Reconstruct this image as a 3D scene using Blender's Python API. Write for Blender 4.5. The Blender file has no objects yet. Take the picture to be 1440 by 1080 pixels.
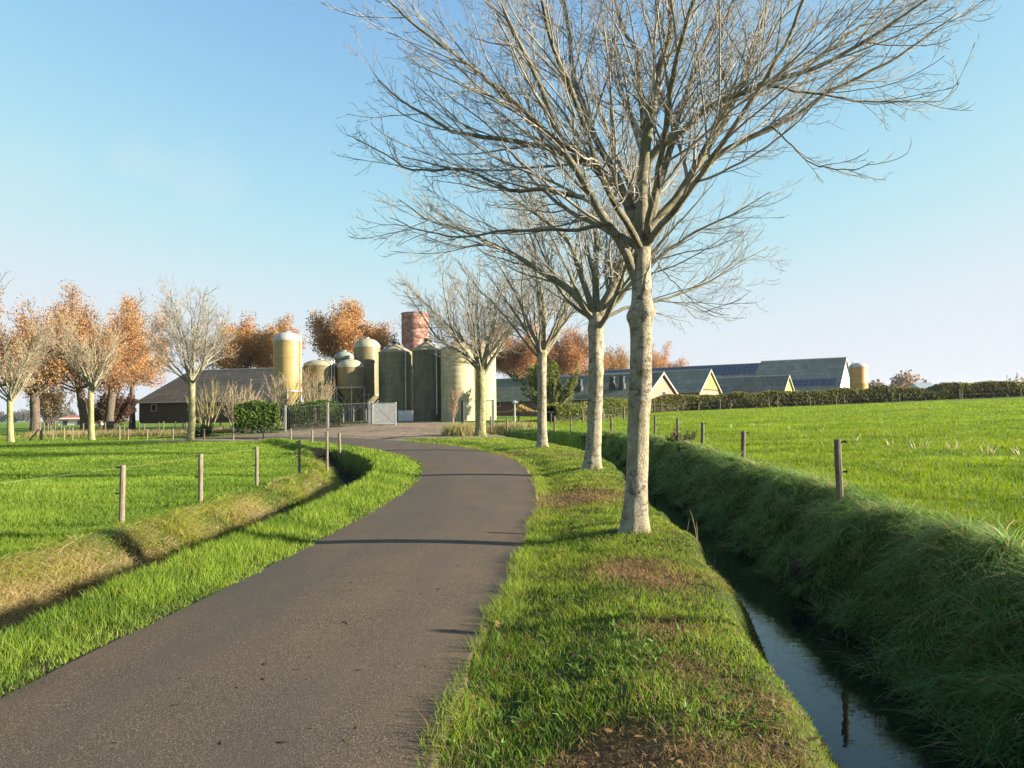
import bpy, math, random
import numpy as np
from mathutils import Vector, Matrix
C = bpy.context
SC = C.scene
R = math.radians
rng = np.random.default_rng(7)
random.seed(7)

# ------------------------------------------------------------------ camera
CAM_H = 1.75
F = 1070.0                      # focal length in photograph pixels (1440 wide)
PITCH, ROLL = R(2.355), R(-0.70)
cam_d = bpy.data.cameras.new("camera")
cam = bpy.data.objects.new("camera", cam_d)
SC.collection.objects.link(cam)
cam_d.sensor_width = 36.0
cam_d.lens = 36.0 * F / 1440.0
cam_d.clip_start = 0.05
cam_d.clip_end = 6000
CAMROT = Matrix.Rotation(R(90) + PITCH, 3, 'X') @ Matrix.Rotation(ROLL, 3, 'Z')
cam.matrix_world = Matrix.Translation((0, 0, CAM_H)) @ CAMROT.to_4x4()
SC.camera = cam

# ------------------------------------------------------------------ light
SUN_EL = R(15.0)
SUN_AZ = R(97.0)                # clockwise from +Y: from the right, a little behind the camera
sun_dir = Vector((math.sin(SUN_AZ) * math.cos(SUN_EL), math.cos(SUN_AZ) * math.cos(SUN_EL), math.sin(SUN_EL)))
sl = bpy.data.lights.new("sun", 'SUN')
sl.energy = 5.0
sl.angle = R(0.5)
sl.color = (1.0, 0.89, 0.72)
so = bpy.data.objects.new("sun", sl)
SC.collection.objects.link(so)
so.rotation_euler = (-sun_dir).to_track_quat('-Z', 'Y').to_euler()

world = bpy.data.worlds.new("World")
SC.world = world
world.use_nodes = True
wn = world.node_tree
wn.nodes.clear()
w_out = wn.nodes.new('ShaderNodeOutputWorld')
w_bg = wn.nodes.new('ShaderNodeBackground')
w_sky = wn.nodes.new('ShaderNodeTexSky')
w_sky.sky_type = 'NISHITA'
w_sky.sun_disc = False
w_sky.sun_elevation = SUN_EL
w_sky.sun_rotation = SUN_AZ
w_sky.air_density = 1.0
w_sky.dust_density = 0.4
w_sky.ozone_density = 2.8
w_bg.inputs[1].default_value = 0.12
# the camera's highlight roll-off, applied to the sky's own brightness so that it stays blue down to the horizon
SKY_K, SKY_TOP, SKY_P = 0.4326 * 0.78, (0.76, 0.80, 0.86), 6.0
w_sep = wn.nodes.new('ShaderNodeSeparateColor'); w_com = wn.nodes.new('ShaderNodeCombineColor')
wn.links.new(w_sky.outputs[0], w_sep.inputs[0])
def wmath(op, a, b):
    n = wn.nodes.new('ShaderNodeMath'); n.operation = op
    for i, v in enumerate((a, b)):
        if isinstance(v, (int, float)): n.inputs[i].default_value = v
        else: wn.links.new(v, n.inputs[i])
    return n.outputs[0]
for i in range(3):
    y_ = wmath('MULTIPLY', w_sep.outputs[i], SKY_K * (1.0, 1.06, 1.05)[i])
    d_ = wmath('POWER', wmath('ADD', wmath('POWER', wmath('DIVIDE', y_, SKY_TOP[i]), SKY_P), 1.0), 1.0 / SKY_P)
    wn.links.new(wmath('DIVIDE', wmath('DIVIDE', y_, d_), 0.4326), w_com.inputs[i])
# three faint wisps of high cloud low on the left
w_tc = wn.nodes.new('ShaderNodeTexCoord')
w_no = wn.nodes.new('ShaderNodeTexNoise'); w_no.inputs['Scale'].default_value = 9; w_no.inputs['Detail'].default_value = 5
w_mp = wn.nodes.new('ShaderNodeMapping'); w_mp.inputs['Scale'].default_value = (1, 1, 2.2)
wn.links.new(w_tc.outputs['Generated'], w_mp.inputs[0]); wn.links.new(w_mp.outputs[0], w_no.inputs['Vector'])
w_sum = 0.0
for (px, py, rad_) in ((50, 238, 3.2), (195, 225, 2.6), (295, 245, 3.4)):
    dv = (CAMROT @ Vector(((px - 720) / F, -(py - 540) / F, -1.0))).normalized()
    w_dt = wn.nodes.new('ShaderNodeVectorMath'); w_dt.operation = 'DOT_PRODUCT'; w_dt.inputs[1].default_value = dv
    w_nm = wn.nodes.new('ShaderNodeVectorMath'); w_nm.operation = 'NORMALIZE'
    wn.links.new(w_tc.outputs['Generated'], w_nm.inputs[0]); wn.links.new(w_nm.outputs[0], w_dt.inputs[0])
    w_mr = wn.nodes.new('ShaderNodeMapRange'); w_mr.interpolation_type = 'SMOOTHERSTEP'
    w_mr.inputs['From Min'].default_value = math.cos(R(rad_ * 1.0)); w_mr.inputs['From Max'].default_value = 1.0
    wn.links.new(w_dt.outputs['Value'], w_mr.inputs['Value'])
    w_sum = wmath('ADD', w_mr.outputs[0], w_sum)
w_cl = wmath('MULTIPLY', wmath('MULTIPLY', w_sum, wmath('SUBTRACT', w_no.outputs['Fac'], 0.33)), 0.6)
w_mx = wn.nodes.new('ShaderNodeMix'); w_mx.data_type = 'RGBA'
wn.links.new(w_cl, w_mx.inputs['Factor']); wn.links.new(w_com.outputs[0], w_mx.inputs['A']); w_mx.inputs['B'].default_value = (1.75, 1.78, 2.0, 1)
wn.links.new(w_mx.outputs['Result'], w_bg.inputs[0])
wn.links.new(w_bg.outputs[0], w_out.inputs[0])

SC.view_settings.view_transform = 'Standard'
SC.view_settings.look = 'None'
SC.view_settings.gamma = 1.0
SC.view_settings.use_curve_mapping = False
SC.view_settings.exposure = 1.92
HAZE = 0.00010
SC.cycles.max_bounces = 6
SC.cycles.volume_bounces = 0
SC.cycles.transparent_max_bounces = 8

# ------------------------------------------------------------------ helpers: pixel <-> world
def W(px, py, Y):
    """world point seen at photograph pixel (px, py) at forward distance Y"""
    d = CAMROT @ Vector(((px - 720) / F, -(py - 540) / F, -1.0))
    t = Y / d.y
    return Vector((d.x * t, Y, CAM_H + d.z * t))

def smooth(a, b, x):
    t = np.clip((x - a) / (b - a), 0, 1)
    return t * t * (3 - 2 * t)

def vnoise(x, y, seed=0):
    x = np.asarray(x, float); y = np.asarray(y, float)
    xi = np.floor(x).astype(np.int64); yi = np.floor(y).astype(np.int64)
    fx = x - xi; fy = y - yi
    fx = fx * fx * (3 - 2 * fx); fy = fy * fy * (3 - 2 * fy)
    def h(i, j):
        n = (i * 374761393 + j * 668265263 + seed * 974711) & 0x7fffffff
        n = ((n ^ (n >> 13)) * 1274126177) & 0x7fffffff
        return ((n ^ (n >> 16)) & 0xffff) / 65535.0
    a = h(xi, yi) * (1 - fx) + h(xi + 1, yi) * fx
    b = h(xi, yi + 1) * (1 - fx) + h(xi + 1, yi + 1) * fx
    return a * (1 - fy) + b * fy

def fbm(x, y, seed=0, o=3):
    r = 0; a = 0.5; s = 0
    for k in range(o):
        r = r + a * vnoise(x * 2 ** k, y * 2 ** k, seed + k); s += a; a *= .5
    return r / s

def catmull(P, n=6):
    P = np.array(P, float)
    Q = np.vstack([2 * P[0] - P[1], P, 2 * P[-1] - P[-2]])
    out = []
    for i in range(1, len(Q) - 2):
        p0, p1, p2, p3 = Q[i - 1:i + 3]
        for t in np.linspace(0, 1, n, endpoint=False):
            out.append(.5 * ((2 * p1) + (-p0 + p2) * t + (2 * p0 - 5 * p1 + 4 * p2 - p3) * t ** 2 + (-p0 + 3 * p1 - 3 * p2 + p3) * t ** 3))
    out.append(P[-1])
    return np.array(out)

def poly_near(P, x, y):
    """signed distance to polyline (positive on its right), arc length of the nearest point"""
    best = np.full(x.shape, 1e18); sg = np.zeros(x.shape); ss = np.zeros(x.shape)
    s0 = 0.0
    for i in range(len(P) - 1):
        a, b = P[i, :2], P[i + 1, :2]
        d = b - a; L = math.hypot(*d)
        if L < 1e-9: continue
        t = np.clip(((x - a[0]) * d[0] + (y - a[1]) * d[1]) / (L * L), 0, 1)
        ex = x - a[0] - t * d[0]; ey = y - a[1] - t * d[1]
        q = ex * ex + ey * ey
        m = q < best
        best = np.where(m, q, best)
        sg = np.where(m, np.sign(ex * d[1] - ey * d[0]), sg)
        ss = np.where(m, s0 + t * L, ss)
        s0 += L
    return np.sqrt(best) * np.where(sg == 0, 1, sg), ss

# ------------------------------------------------------------------ terrain
ROAD = catmull([(-2.3, -40, 1.5), (-2.1, -15, 1.5), (-1.95, 0, 1.47), (-1.82, 4.8, 1.46), (-1.52, 8, 1.46), (-1.25, 11.5, 1.5), (-1.05, 15, 1.53), (-.98, 18.5, 1.54),
                (-1.08, 22, 1.6), (-1.5, 26.2, 1.7), (-2.35, 29.6, 1.8), (-3.6, 33, 2.0), (-5.2, 36.2, 2.1), (-7.3, 39.6, 2.1), (-9.9, 43, 1.9), (-13.5, 46.7, 1.7),
                (-19, 51, 1.6), (-27, 55.5, 1.6), (-36, 59.5, 1.6), (-50, 64, 1.6), (-80, 70, 1.6), (-150, 80, 1.6)])
DITCH_R = catmull([(1.9, -40), (2.0, -8), (2.25, 0), (2.67, 5.4), (2.96, 8), (3.28, 12), (3.55, 18), (3.85, 23), (3.85, 28), (3.3, 32.5), (2.5, 36.5), (1.2, 40.5), (.1, 44.5), (-1.4, 49), (-3.5, 56)])
DITCH_L = catmull([(-4.9, -40), (-4.75, -4), (-4.62, 3), (-4.55, 8), (-4.4, 12), (-4.33, 17), (-4.5, 21), (-5.0, 24.5), (-5.9, 27.6), (-7.1, 30.3), (-8.4, 32.8)])
_rs = np.concatenate([[0], np.cumsum(np.hypot(*np.diff(ROAD[:, :2], axis=0).T))])
_rz = None
WATER_Z = -0.74

def rise(x, y):
    s = 0.021 * np.log1p(np.exp((np.minimum(y, 110) - 20) / 3.0)) * 3.0
    f = 0.22 + 0.78 * smooth(-34, -10, x)
    return s * f

def terrain(x, y):
    x = np.asarray(x, float); y = np.asarray(y, float)
    ur, sr = poly_near(ROAD, x, y)
    rx = np.interp(sr, _rs, ROAD[:, 0]); ry = np.interp(sr, _rs, ROAD[:, 1]); hw = np.interp(sr, _rs, ROAD[:, 2])
    vR, sR = poly_near(DITCH_R, x, y)
    vL, sL = poly_near(DITCH_L, x, y)
    zr = rise(rx, ry)
    au = np.abs(ur)
    zmid = rise(x, y) * smooth(2, 10, au - hw) + zr * (1 - smooth(2, 10, au - hw))
    verge = (0.10 + .05 * (ur > 0)) * smooth(0.1, 1.3, au - hw)
    zmid = zmid + verge
    zright = .45 + .013 * (np.clip(y, -20, 150) - 10) + .03 * np.clip(x - 5, -3, 75)
    zleft = .06 + rise(x, y) * smooth(20, 60, y) + .05 * smooth(26, 34, y)
    farR = 1 - smooth(44, 56, y)                # the right ditch fades out by the yard
    endL = 1 - smooth(29.5, 32.5, y)            # and the left one at the bend
    wR = smooth(.30, 1.62, vR) * farR + (1 - farR) * smooth(-6, 14, x + 2)
    wL = smooth(.35, 1.35, -vL) * (1 - smooth(1.0, 3.0, ur + hw)) * (ur < 0)
    z = zmid * (1 - wR) + zright * wR
    z = z * (1 - wL) + zleft * wL
    # carve the ditches
    nb = (fbm(x * 1.7, y * 1.3, 5) - .5)
    hR = smooth(1.55 + nb * .5, .36, vR) * smooth(-1.10 + .16 * smooth(5.5, 8, y) + nb * .30, -.40 + .20 * smooth(5.5, 8, y), vR) * (1 - smooth(38, 52, y))
    z = z * (1 - hR) + (-1.02) * hR
    hL = smooth(.55 + nb * .25, .22, vL) * smooth(-1.35 + nb * .5, -.35, vL) * endL
    z = z * (1 - hL) + (zmid - .80) * hL
    # banks bulge a little
    z = z + .05 * np.exp(-((vR - 1.75) / .45) ** 2) * farR + .04 * np.exp(-((vL + 1.5) / .4) ** 2) * endL
    # mounds at the roadside tree feet
    for tx, ty in TREE_FEET:
        z = z + .03 * np.exp(-((x - tx) ** 2 + (y - ty) ** 2) / .5)
    off = smooth(.0, .5, au - hw)
    near = 1 - smooth(120, 300, np.hypot(x, y))
    z = z + off * near * ((fbm(x * .35, y * .35, 11) - .5) * .10 + (fbm(x * 2.3, y * 2.3, 21, 2) - .5) * .05)
    bankm = np.exp(-((vR - 1.0) / .6) ** 2) * farR
    z = z + bankm * ((fbm(x * 2.6, y * 2.2, 31, 2) - .5) * .24 + np.maximum(vnoise(x * 3.4, y * 2.8, 33) - .55, 0) * .28)
    # crowned carriageway: the sheet below the asphalt sits a little lower
    z = z - .06 * (1 - smooth(-.30, -.12, au - hw))
    far = smooth(250, 900, np.hypot(x, y))
    z = z * (1 - far) + .2 * far
    return z, ur, hw, vR, vL, sr

# roadside trees (photograph pixel of the foot, distance)
TREE_FEET = []
for (px, py, Y) in ((893, 752, 10.1), (833, 663, 21.0), (763, 629, 32.0), (676, 613, 43.0)):
    p = W(px, py, Y); TREE_FEET.append((p.x, p.y))

def axis(lo, hi, step, g, far0, far1):
    a = list(np.arange(lo, hi + 1e-6, step))
    v, s = hi, step
    while v < far1:
        s *= g; v += s; a.append(v)
    v, s = lo, step
    while v > far0:
        s *= g; v -= s; a.insert(0, v)
    return np.array(a)
GX = axis(-7.5, 7.5, .10, 1.07, -1500, 1500)
GY = axis(2.0, 48, .20, 1.06, -30, 2600)
gx, gy = np.meshgrid(GX, GY)
GZ, GU, GHW, GVR, GVL, GS = terrain(gx, gy)

def bil(A, x, y):
    i = np.clip(np.searchsorted(GX, x) - 1, 0, len(GX) - 2); j = np.clip(np.searchsorted(GY, y) - 1, 0, len(GY) - 2)
    fx = np.clip((x - GX[i]) / (GX[i + 1] - GX[i]), 0, 1); fy = np.clip((y - GY[j]) / (GY[j + 1] - GY[j]), 0, 1)
    return A[j, i] * (1 - fx) * (1 - fy) + A[j, i + 1] * fx * (1 - fy) + A[j + 1, i] * (1 - fx) * fy + A[j + 1, i + 1] * fx * fy

def gz(x, y):
    return float(bil(GZ, np.array([float(x)]), np.array([float(y)]))[0])

def G(px, py, y0=2.5, y1=200):
    """where the ray through a photograph pixel meets the ground"""
    ys = np.geomspace(y0, y1, 1500)
    d = CAMROT @ Vector(((px - 720) / F, -(py - 540) / F, -1.0))
    x = ys * d.x / d.y; z = CAM_H + ys * d.z / d.y
    h = bil(GZ, x, ys)
    k = np.nonzero(z < h)[0]
    i = k[0] if len(k) else len(ys) - 1
    return Vector((x[i], ys[i], h[i]))

# ------------------------------------------------------------------ helpers: objects
COL = SC.collection
def link(name, me, mat=None, parent=None, loc=(0, 0, 0)):
    o = bpy.data.objects.new(name, me)
    COL.objects.link(o)
    o.location = loc
    if mat is not None:
        for m in (mat if isinstance(mat, (list, tuple)) else [mat]): me.materials.append(m)
    if parent is not None: o.parent = parent
    return o

def tag(o, label=None, cat=None, group=None, kind=None):
    if label: o['label'] = label
    if cat: o['category'] = cat
    if group: o['group'] = group
    if kind: o['kind'] = kind
    return o

def thing(name, label, cat, loc=(0, 0, 0), rz=0.0, group=None):
    o = bpy.data.objects.new(name, None)
    COL.objects.link(o)
    o.empty_display_size = .2
    o.location = loc; o.rotation_euler = (0, 0, rz)
    return tag(o, label, cat, group)

def np_mesh(name, V, Fc, cols=None, smooth_sh=False):
    """V (n,3); Fc = list of (m,k) index arrays"""
    me = bpy.data.meshes.new(name)
    V = np.asarray(V, np.float32)
    if not isinstance(Fc, list): Fc = [Fc]
    Fc = [np.asarray(f, np.int32) for f in Fc if len(f)]
    me.vertices.add(len(V)); me.vertices.foreach_set('co', V.ravel())
    li = np.concatenate([f.ravel() for f in Fc])
    tot = np.concatenate([np.full(len(f), f.shape[1], np.int32) for f in Fc])
    st = np.concatenate([[0], np.cumsum(tot)[:-1]]).astype(np.int32)
    me.loops.add(len(li)); me.loops.foreach_set('vertex_index', li)
    me.polygons.add(len(tot)); me.polygons.foreach_set('loop_start', st); me.polygons.foreach_set('loop_total', tot)
    if smooth_sh: me.polygons.foreach_set('use_smooth', np.ones(len(tot), bool))
    me.update(calc_edges=True)
    if cols is not None:
        for k, A in cols.items():
            A = np.asarray(A, np.float32)
            if A.ndim == 2:
                at = me.attributes.new(k, 'FLOAT_COLOR', 'POINT')
                at.data.foreach_set('color', np.hstack([A, np.ones((len(A), 1), np.float32)]).ravel())
            else:
                at = me.attributes.new(k, 'FLOAT', 'POINT'); at.data.foreach_set('value', A)
    return me

class MB:
    """collects simple solids into one mesh"""
    def __init__(s): s.v = []; s.f = []; s.sm = []
    def add(s, vs, fs, sm=False):
        o = len(s.v); s.v += [tuple(v) for v in vs]; s.f += [tuple(i + o for i in f) for f in fs]; s.sm += [sm] * len(fs)
        return s
    def box(s, c, d, rz=0.0, tilt=None):
        cx, cy, cz = c; a, b, h = d[0] / 2, d[1] / 2, d[2] / 2
        M = Matrix.Rotation(rz, 3, 'Z')
        if tilt is not None: M = tilt @ M
        vs = [Vector(c) + M @ Vector((x * a, y * b, z * h)) for z in (-1, 1) for (x, y) in ((-1, -1), (1, -1), (1, 1), (-1, 1))]
        return s.add(vs, [(0, 3, 2, 1), (4, 5, 6, 7), (0, 1, 5, 4), (1, 2, 6, 5), (2, 3, 7, 6), (3, 0, 4, 7)])
    def tube(s, pts, r, n=8, cap=True):
        pts = [Vector(p) for p in pts]
        rs = r if isinstance(r, (list, tuple)) else [r] * len(pts)
        vs = []; up = Vector((0, 0, 1))
        for i, p in enumerate(pts):
            t = (pts[min(i + 1, len(pts) - 1)] - pts[max(i - 1, 0)]).normalized()
            a = t.cross(up)
            if a.length < 1e-3: a = t.cross(Vector((1, 0, 0)))
            a.normalize(); b = t.cross(a)
            vs += [p + (a * math.cos(2 * math.pi * k / n) + b * math.sin(2 * math.pi * k / n)) * rs[i] for k in range(n)]
        fs = [(i * n + k, i * n + (k + 1) % n, (i + 1) * n + (k + 1) % n, (i + 1) * n + k) for i in range(len(pts) - 1) for k in range(n)]
        if cap: fs += [tuple(range(n))[::-1], tuple((len(pts) - 1) * n + k for k in range(n))]
        return s.add(vs, fs, True)
    def lathe(s, prof, n=36, c=(0, 0, 0)):
        vs = [(c[0] + r * math.cos(2 * math.pi * k / n), c[1] + r * math.sin(2 * math.pi * k / n), c[2] + z) for (r, z) in prof for k in range(n)]
        fs = [(i * n + k, i * n + (k + 1) % n, (i + 1) * n + (k + 1) % n, (i + 1) * n + k) for i in range(len(prof) - 1) for k in range(n)]
        fs += [tuple(range(n))[::-1], tuple((len(prof) - 1) * n + k for k in range(n))]
        return s.add(vs, fs, True)
    def prism(s, poly, a, b):
        """polygon (list of 3D pts) swept by vector b-a"""
        n = len(poly); d = Vector(b) - Vector(a)
        vs = [Vector(p) for p in poly] + [Vector(p) + d for p in poly]
        fs = [tuple(range(n))[::-1], tuple(range(n, 2 * n))] + [(i, (i + 1) % n, n + (i + 1) % n, n + i) for i in range(n)]
        return s.add(vs, fs)
    def build(s, name, mat, parent=None, loc=(0, 0, 0), auto=35):
        me = bpy.data.meshes.new(name)
        me.from_pydata(s.v, [], s.f)
        me.polygons.foreach_set('use_smooth', s.sm)
        if any(s.sm): me.set_sharp_from_angle(angle=R(auto))
        me.update()
        return link(name, me, mat, parent, loc)

# ------------------------------------------------------------------ helpers: materials
class NT:
    def __init__(s, name):
        s.m = bpy.data.materials.new(name); s.m.use_nodes = True
        s.t = s.m.node_tree; s.b = s.t.nodes['Principled BSDF']; s.out = s.t.nodes['Material Output']
    def n(s, typ, **kw):
        nd = s.t.nodes.new(typ)
        for k, v in kw.items(): setattr(nd, k, v)
        return nd
    def l(s, a, b): s.t.links.new(a, b)
    def coord(s, scale=(1, 1, 1), kind='Object'):
        tc = s.n('ShaderNodeTexCoord'); mp = s.n('ShaderNodeMapping'); mp.inputs['Scale'].default_value = scale
        s.l(tc.outputs[kind], mp.inputs[0]); return mp.outputs[0]
    def noise(s, vec, scale, detail=4, rough=.6, dist=0):
        nd = s.n('ShaderNodeTexNoise'); nd.inputs['Scale'].default_value = scale; nd.inputs['Detail'].default_value = detail
        nd.inputs['Roughness'].default_value = rough; nd.inputs['Distortion'].default_value = dist
        if vec is not None: s.l(vec, nd.inputs['Vector'])
        return nd.outputs['Fac']
    def ramp(s, fac, stops):
        nd = s.n('ShaderNodeValToRGB'); e = nd.color_ramp.elements
        while len(e) < len(stops): e.new(.5)
        for i, (p, c) in enumerate(stops):
            e[i].position = p; e[i].color = (*(c if isinstance(c, (tuple, list)) else (c, c, c)), 1)
        s.l(fac, nd.inputs[0]); return nd.outputs[0]
    def mix(s, fac, a, b, mode='MIX'):
        nd = s.n('ShaderNodeMix', data_type='RGBA', blend_type=mode)
        for sock, v in ((nd.inputs['Factor'], fac), (nd.inputs['A'], a), (nd.inputs['B'], b)):
            if isinstance(v, (int, float)): sock.default_value = v
            elif isinstance(v, (tuple, list)): sock.default_value = (*v, 1)
            else: s.l(v, sock)
        return nd.outputs['Result']
    def bump(s, h, strength=.3, dist=.02):
        nd = s.n('ShaderNodeBump'); nd.inputs['Strength'].default_value = strength; nd.inputs['Distance'].default_value = dist
        s.l(h, nd.inputs['Height']); s.l(nd.outputs[0], s.b.inputs['Normal']); return nd
    def attr(s, name):
        nd = s.n('ShaderNodeAttribute'); nd.attribute_name = name; return nd
    def col(s, c):
        if isinstance(c, (tuple, list)): s.b.inputs['Base Color'].default_value = (*c, 1)
        else: s.l(c, s.b.inputs['Base Color'])
    def set(s, rough=.8, metal=0, spec=.3):
        s.b.inputs['Roughness'].default_value = rough; s.b.inputs['Metallic'].default_value = metal
        s.b.inputs['Specular IOR Level'].default_value = spec

def mottled(name, c1, c2, scale=3, stretch=(1, 1, 1), rough=.8, lo=.35, hi=.65, metal=0, bump=.0, spec=.3, fine=0):
    t = NT(name); v = t.coord(stretch)
    n = t.noise(v, scale, 5)
    c = t.ramp(n, [(lo, c1), (hi, c2)])
    if fine:
        n2 = t.noise(t.coord(), fine, 3)
        c = t.mix(.35, c, t.ramp(n2, [(.3, .25), (.7, .75)]), 'OVERLAY')
    t.col(c); t.set(rough, metal, spec)
    if bump: t.bump(n, bump, .03)
    return t.m

def foliage_mat(name, attr='col', trans=.4, rough=.55, spec=.25):
    t = NT(name)
    a = t.attr(attr)
    t.l(a.outputs['Color'], t.b.inputs['Base Color']); t.set(rough, 0, spec)
    tr = t.n('ShaderNodeBsdfTranslucent'); mx = t.n('ShaderNodeMixShader'); mx.inputs[0].default_value = trans
    hs = t.n('ShaderNodeHueSaturation'); hs.inputs['Value'].default_value = 1.15; hs.inputs['Saturation'].default_value = 1.1
    t.l(a.outputs['Color'], hs.inputs['Color']); t.l(hs.outputs[0], tr.inputs[0])
    t.l(t.b.outputs[0], mx.inputs[1]); t.l(tr.outputs[0], mx.inputs[2]); t.l(mx.outputs[0], t.out.inputs[0])
    return t.m
M_GRASS = foliage_mat('grass_blades', trans=.45)
M_LEAF = foliage_mat('leaves', trans=.5)

# ------------------------------------------------------------------ ground masks
def gauss_blobs(x, y, L):
    r = np.zeros(np.shape(x))
    for (px, py, rad, amp) in L:
        p = G(px, py)
        r = r + amp * np.exp(-(((x - p.x) ** 2 + ((y - p.y) * .8) ** 2) / rad ** 2))
    return r
BROWN = [(885, 800, .36, 1.1), (930, 815, .35, .8), (890, 1065, .24, 1.4), (830, 1075, .14, .9), (985, 1070, .16, .7), (812, 700, .9, 1.1), (700, 642, 1.0, .7), (935, 885, .2, .9), (1060, 990, .25, .5),
         (1090, 1060, .18, .6), (975, 940, .2, .6), (610, 690, .5, .3), (800, 640, .7, .5)]
STRAW = [(345, 715, .9, 1.0), (90, 800, .9, 1.0), (20, 800, .8, .8), (285, 790, .35, .6), (450, 690, .9, .7), (140, 765, .6, .5), (215, 770, .5, .5), (480, 665, 1.2, .7), (30, 830, .6, .9)]

def masks(x, y, U, HW, VR, VL):
    au = np.abs(U)
    n1 = fbm(x * 1.3, y * 1.3, 77); n2 = fbm(x * 4, y * 4, 78)
    right = (U > 0)
    brown = np.clip(gauss_blobs(x, y, BROWN) * (.4 + 1.2 * n2), 0, 1) * right
    straw = np.clip(gauss_blobs(x, y, STRAW) * .85 + smooth(.60, .78, n1) * .5, 0, 1) * np.exp(-((VL + .72) / .42) ** 2) * (U < 0)
    straw = np.clip(straw * (.5 + n2), 0, 1)
    soil = np.exp(-((au - HW - .08) / .16) ** 2) * (au > HW - .2) * (y < 60)
    gravel = smooth(.0, 1.5, (y - 41.5) + .25 * (x + 7)) * smooth(-27, -19, x - (y - 45) * .3) * smooth(2.0, -4.0, x + (y - 44) * .16) * (1 - smooth(80, 95, y))
    ditch = np.maximum((VR > -.9) * (VR < .75) * smooth(-.9, -.45, VR) * smooth(.9, .5, VR), smooth(-.75, -.4, VL) * smooth(.5, .25, VL)) * (y < 50)
    return brown, straw, soil, gravel, ditch

gb, gs_, gso, gg, gd = masks(gx, gy, GU, GHW, GVR, GVL)
ny, nx = gx.shape
idx = np.arange(nx * ny).reshape(ny, nx)
quads = np.stack([idx[:-1, :-1], idx[:-1, 1:], idx[1:, 1:], idx[1:, :-1]], -1).reshape(-1, 4)

t = NT('ground_soil')
pos = t.coord((1, 1, 1))
nA = t.noise(pos, .12, 5, .65); nB = t.noise(pos, 1.6, 5, .7); nC = t.noise(pos, 9.0, 4, .7); nD = t.noise(t.coord((1, .35, 1)), .9, 5, .75)
green = t.ramp(nB, [(.3, (.065, .120, .010)), (.55, (.112, .190, .015)), (.75, (.155, .235, .022))])
green = t.mix(t.ramp(nA, [(.4, 0.), (.62, .6)]), green, (.15, .22, .02))
green = t.mix(.6, green, t.ramp(nD, [(.3, (.25, .25, .25)), (.7, (.72, .72, .72))]), 'OVERLAY')
near_soil = t.ramp(nC, [(.3, (.020, .030, .008)), (.7, (.055, .075, .016))])
c = t.mix(t.attr('near').outputs['Fac'], green, near_soil)
c = t.mix(t.attr('brown').outputs['Fac'], c, t.ramp(nC, [(.3, (.05, .026, .011)), (.7, (.17, .10, .045))]))
c = t.mix(t.attr('straw').outputs['Fac'], c, t.ramp(nC, [(.3, (.07, .055, .02)), (.7, (.19, .14, .06))]))
c = t.mix(t.attr('soil').outputs['Fac'], c, t.ramp(nC, [(.3, (.035, .030, .016)), (.7, (.095, .075, .042))]))
c = t.mix(t.attr('ditch').outputs['Fac'], c, t.ramp(nC, [(.3, (.008, .007, .005)), (.7, (.03, .024, .014))]))
gcol = t.mix(t.ramp(nB, [(.35, 0.), (.65, 1.)]), t.ramp(nC, [(.3, (.19, .145, .095)), (.7, (.34, .265, .185))]), t.ramp(nC, [(.3, (.13, .095, .062)), (.7, (.23, .175, .115))]))
c = t.mix(t.attr('gravel').outputs['Fac'], c, gcol)
t.col(c); t.set(.95, 0, .1)
hb = t.n('ShaderNodeMath', operation='ADD'); t.l(nB, hb.inputs[0]); t.l(nC, hb.inputs[1])
t.bump(hb.outputs[0], .6, .08)
M_GROUND = t.m
nearm = (1 - smooth(16, 42, np.hypot(gx, gy))) * (gg < .4)
me = np_mesh('ground', np.stack([gx, gy, GZ], -1).reshape(-1, 3), quads,
             {'brown': gb.ravel(), 'straw': gs_.ravel(), 'soil': np.clip(gso, 0, 1).ravel(), 'gravel': gg.ravel(), 'ditch': np.clip(gd, 0, 1).ravel(), 'near': nearm.ravel()}, True)
tag(link('ground', me, M_GROUND), 'flat green farmland with verges, ditch banks and a bare earth yard', kind='structure')

# ------------------------------------------------------------------ road
def frame_along(P, step):
    s = np.concatenate([[0], np.cumsum(np.hypot(*np.diff(P[:, :2], axis=0).T))])
    q = np.arange(0, s[-1], step)
    X = np.interp(q, s, P[:, 0]); Y = np.interp(q, s, P[:, 1])
    T = np.stack([np.gradient(X), np.gradient(Y)], -1); T /= np.linalg.norm(T, axis=1)[:, None]
    k = 9; ker = np.ones(k) / k
    T = np.stack([np.convolve(np.pad(T[:, i], k // 2, 'edge'), ker, 'valid') for i in (0, 1)], -1)
    T /= np.linalg.norm(T, axis=1)[:, None]
    return X, Y, np.stack([T[:, 1], -T[:, 0]], -1), q
X, Y, N, q = frame_along(ROAD, .12)
HWQ = np.interp(q, _rs, ROAD[:, 2])
zr = rise(X, Y)
us = np.concatenate([[-1.0, -1.0], np.linspace(-.97, .97, 13), [1.0, 1.0]])
rv = []
for k, u in enumerate(us):
    e = HWQ * u
    if abs(u) == 1.0:
        e = e + np.sign(u) * ((fbm(q * 1.6, q * 0 + 5 * u, 3) - .5) * .06 + (vnoise(q * 6, q * 0 + 9 * u, 4) - .5) * .04)
    z = zr + .035 * (1 - u * u) + .012
    if k in (0, len(us) - 1): z = z - .09
    rv.append(np.stack([X + N[:, 0] * e, Y + N[:, 1] * e, z], -1))
rv = np.stack(rv, 1)
a, b = rv.shape[:2]
ii = np.arange(a * b).reshape(a, b)
fq = np.stack([ii[:-1, :-1], ii[:-1, 1:], ii[1:, 1:], ii[1:, :-1]], -1).reshape(-1, 4)
latt = np.tile(us, (a, 1))
t = NT('road_asphalt')
v = t.coord()
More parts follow.
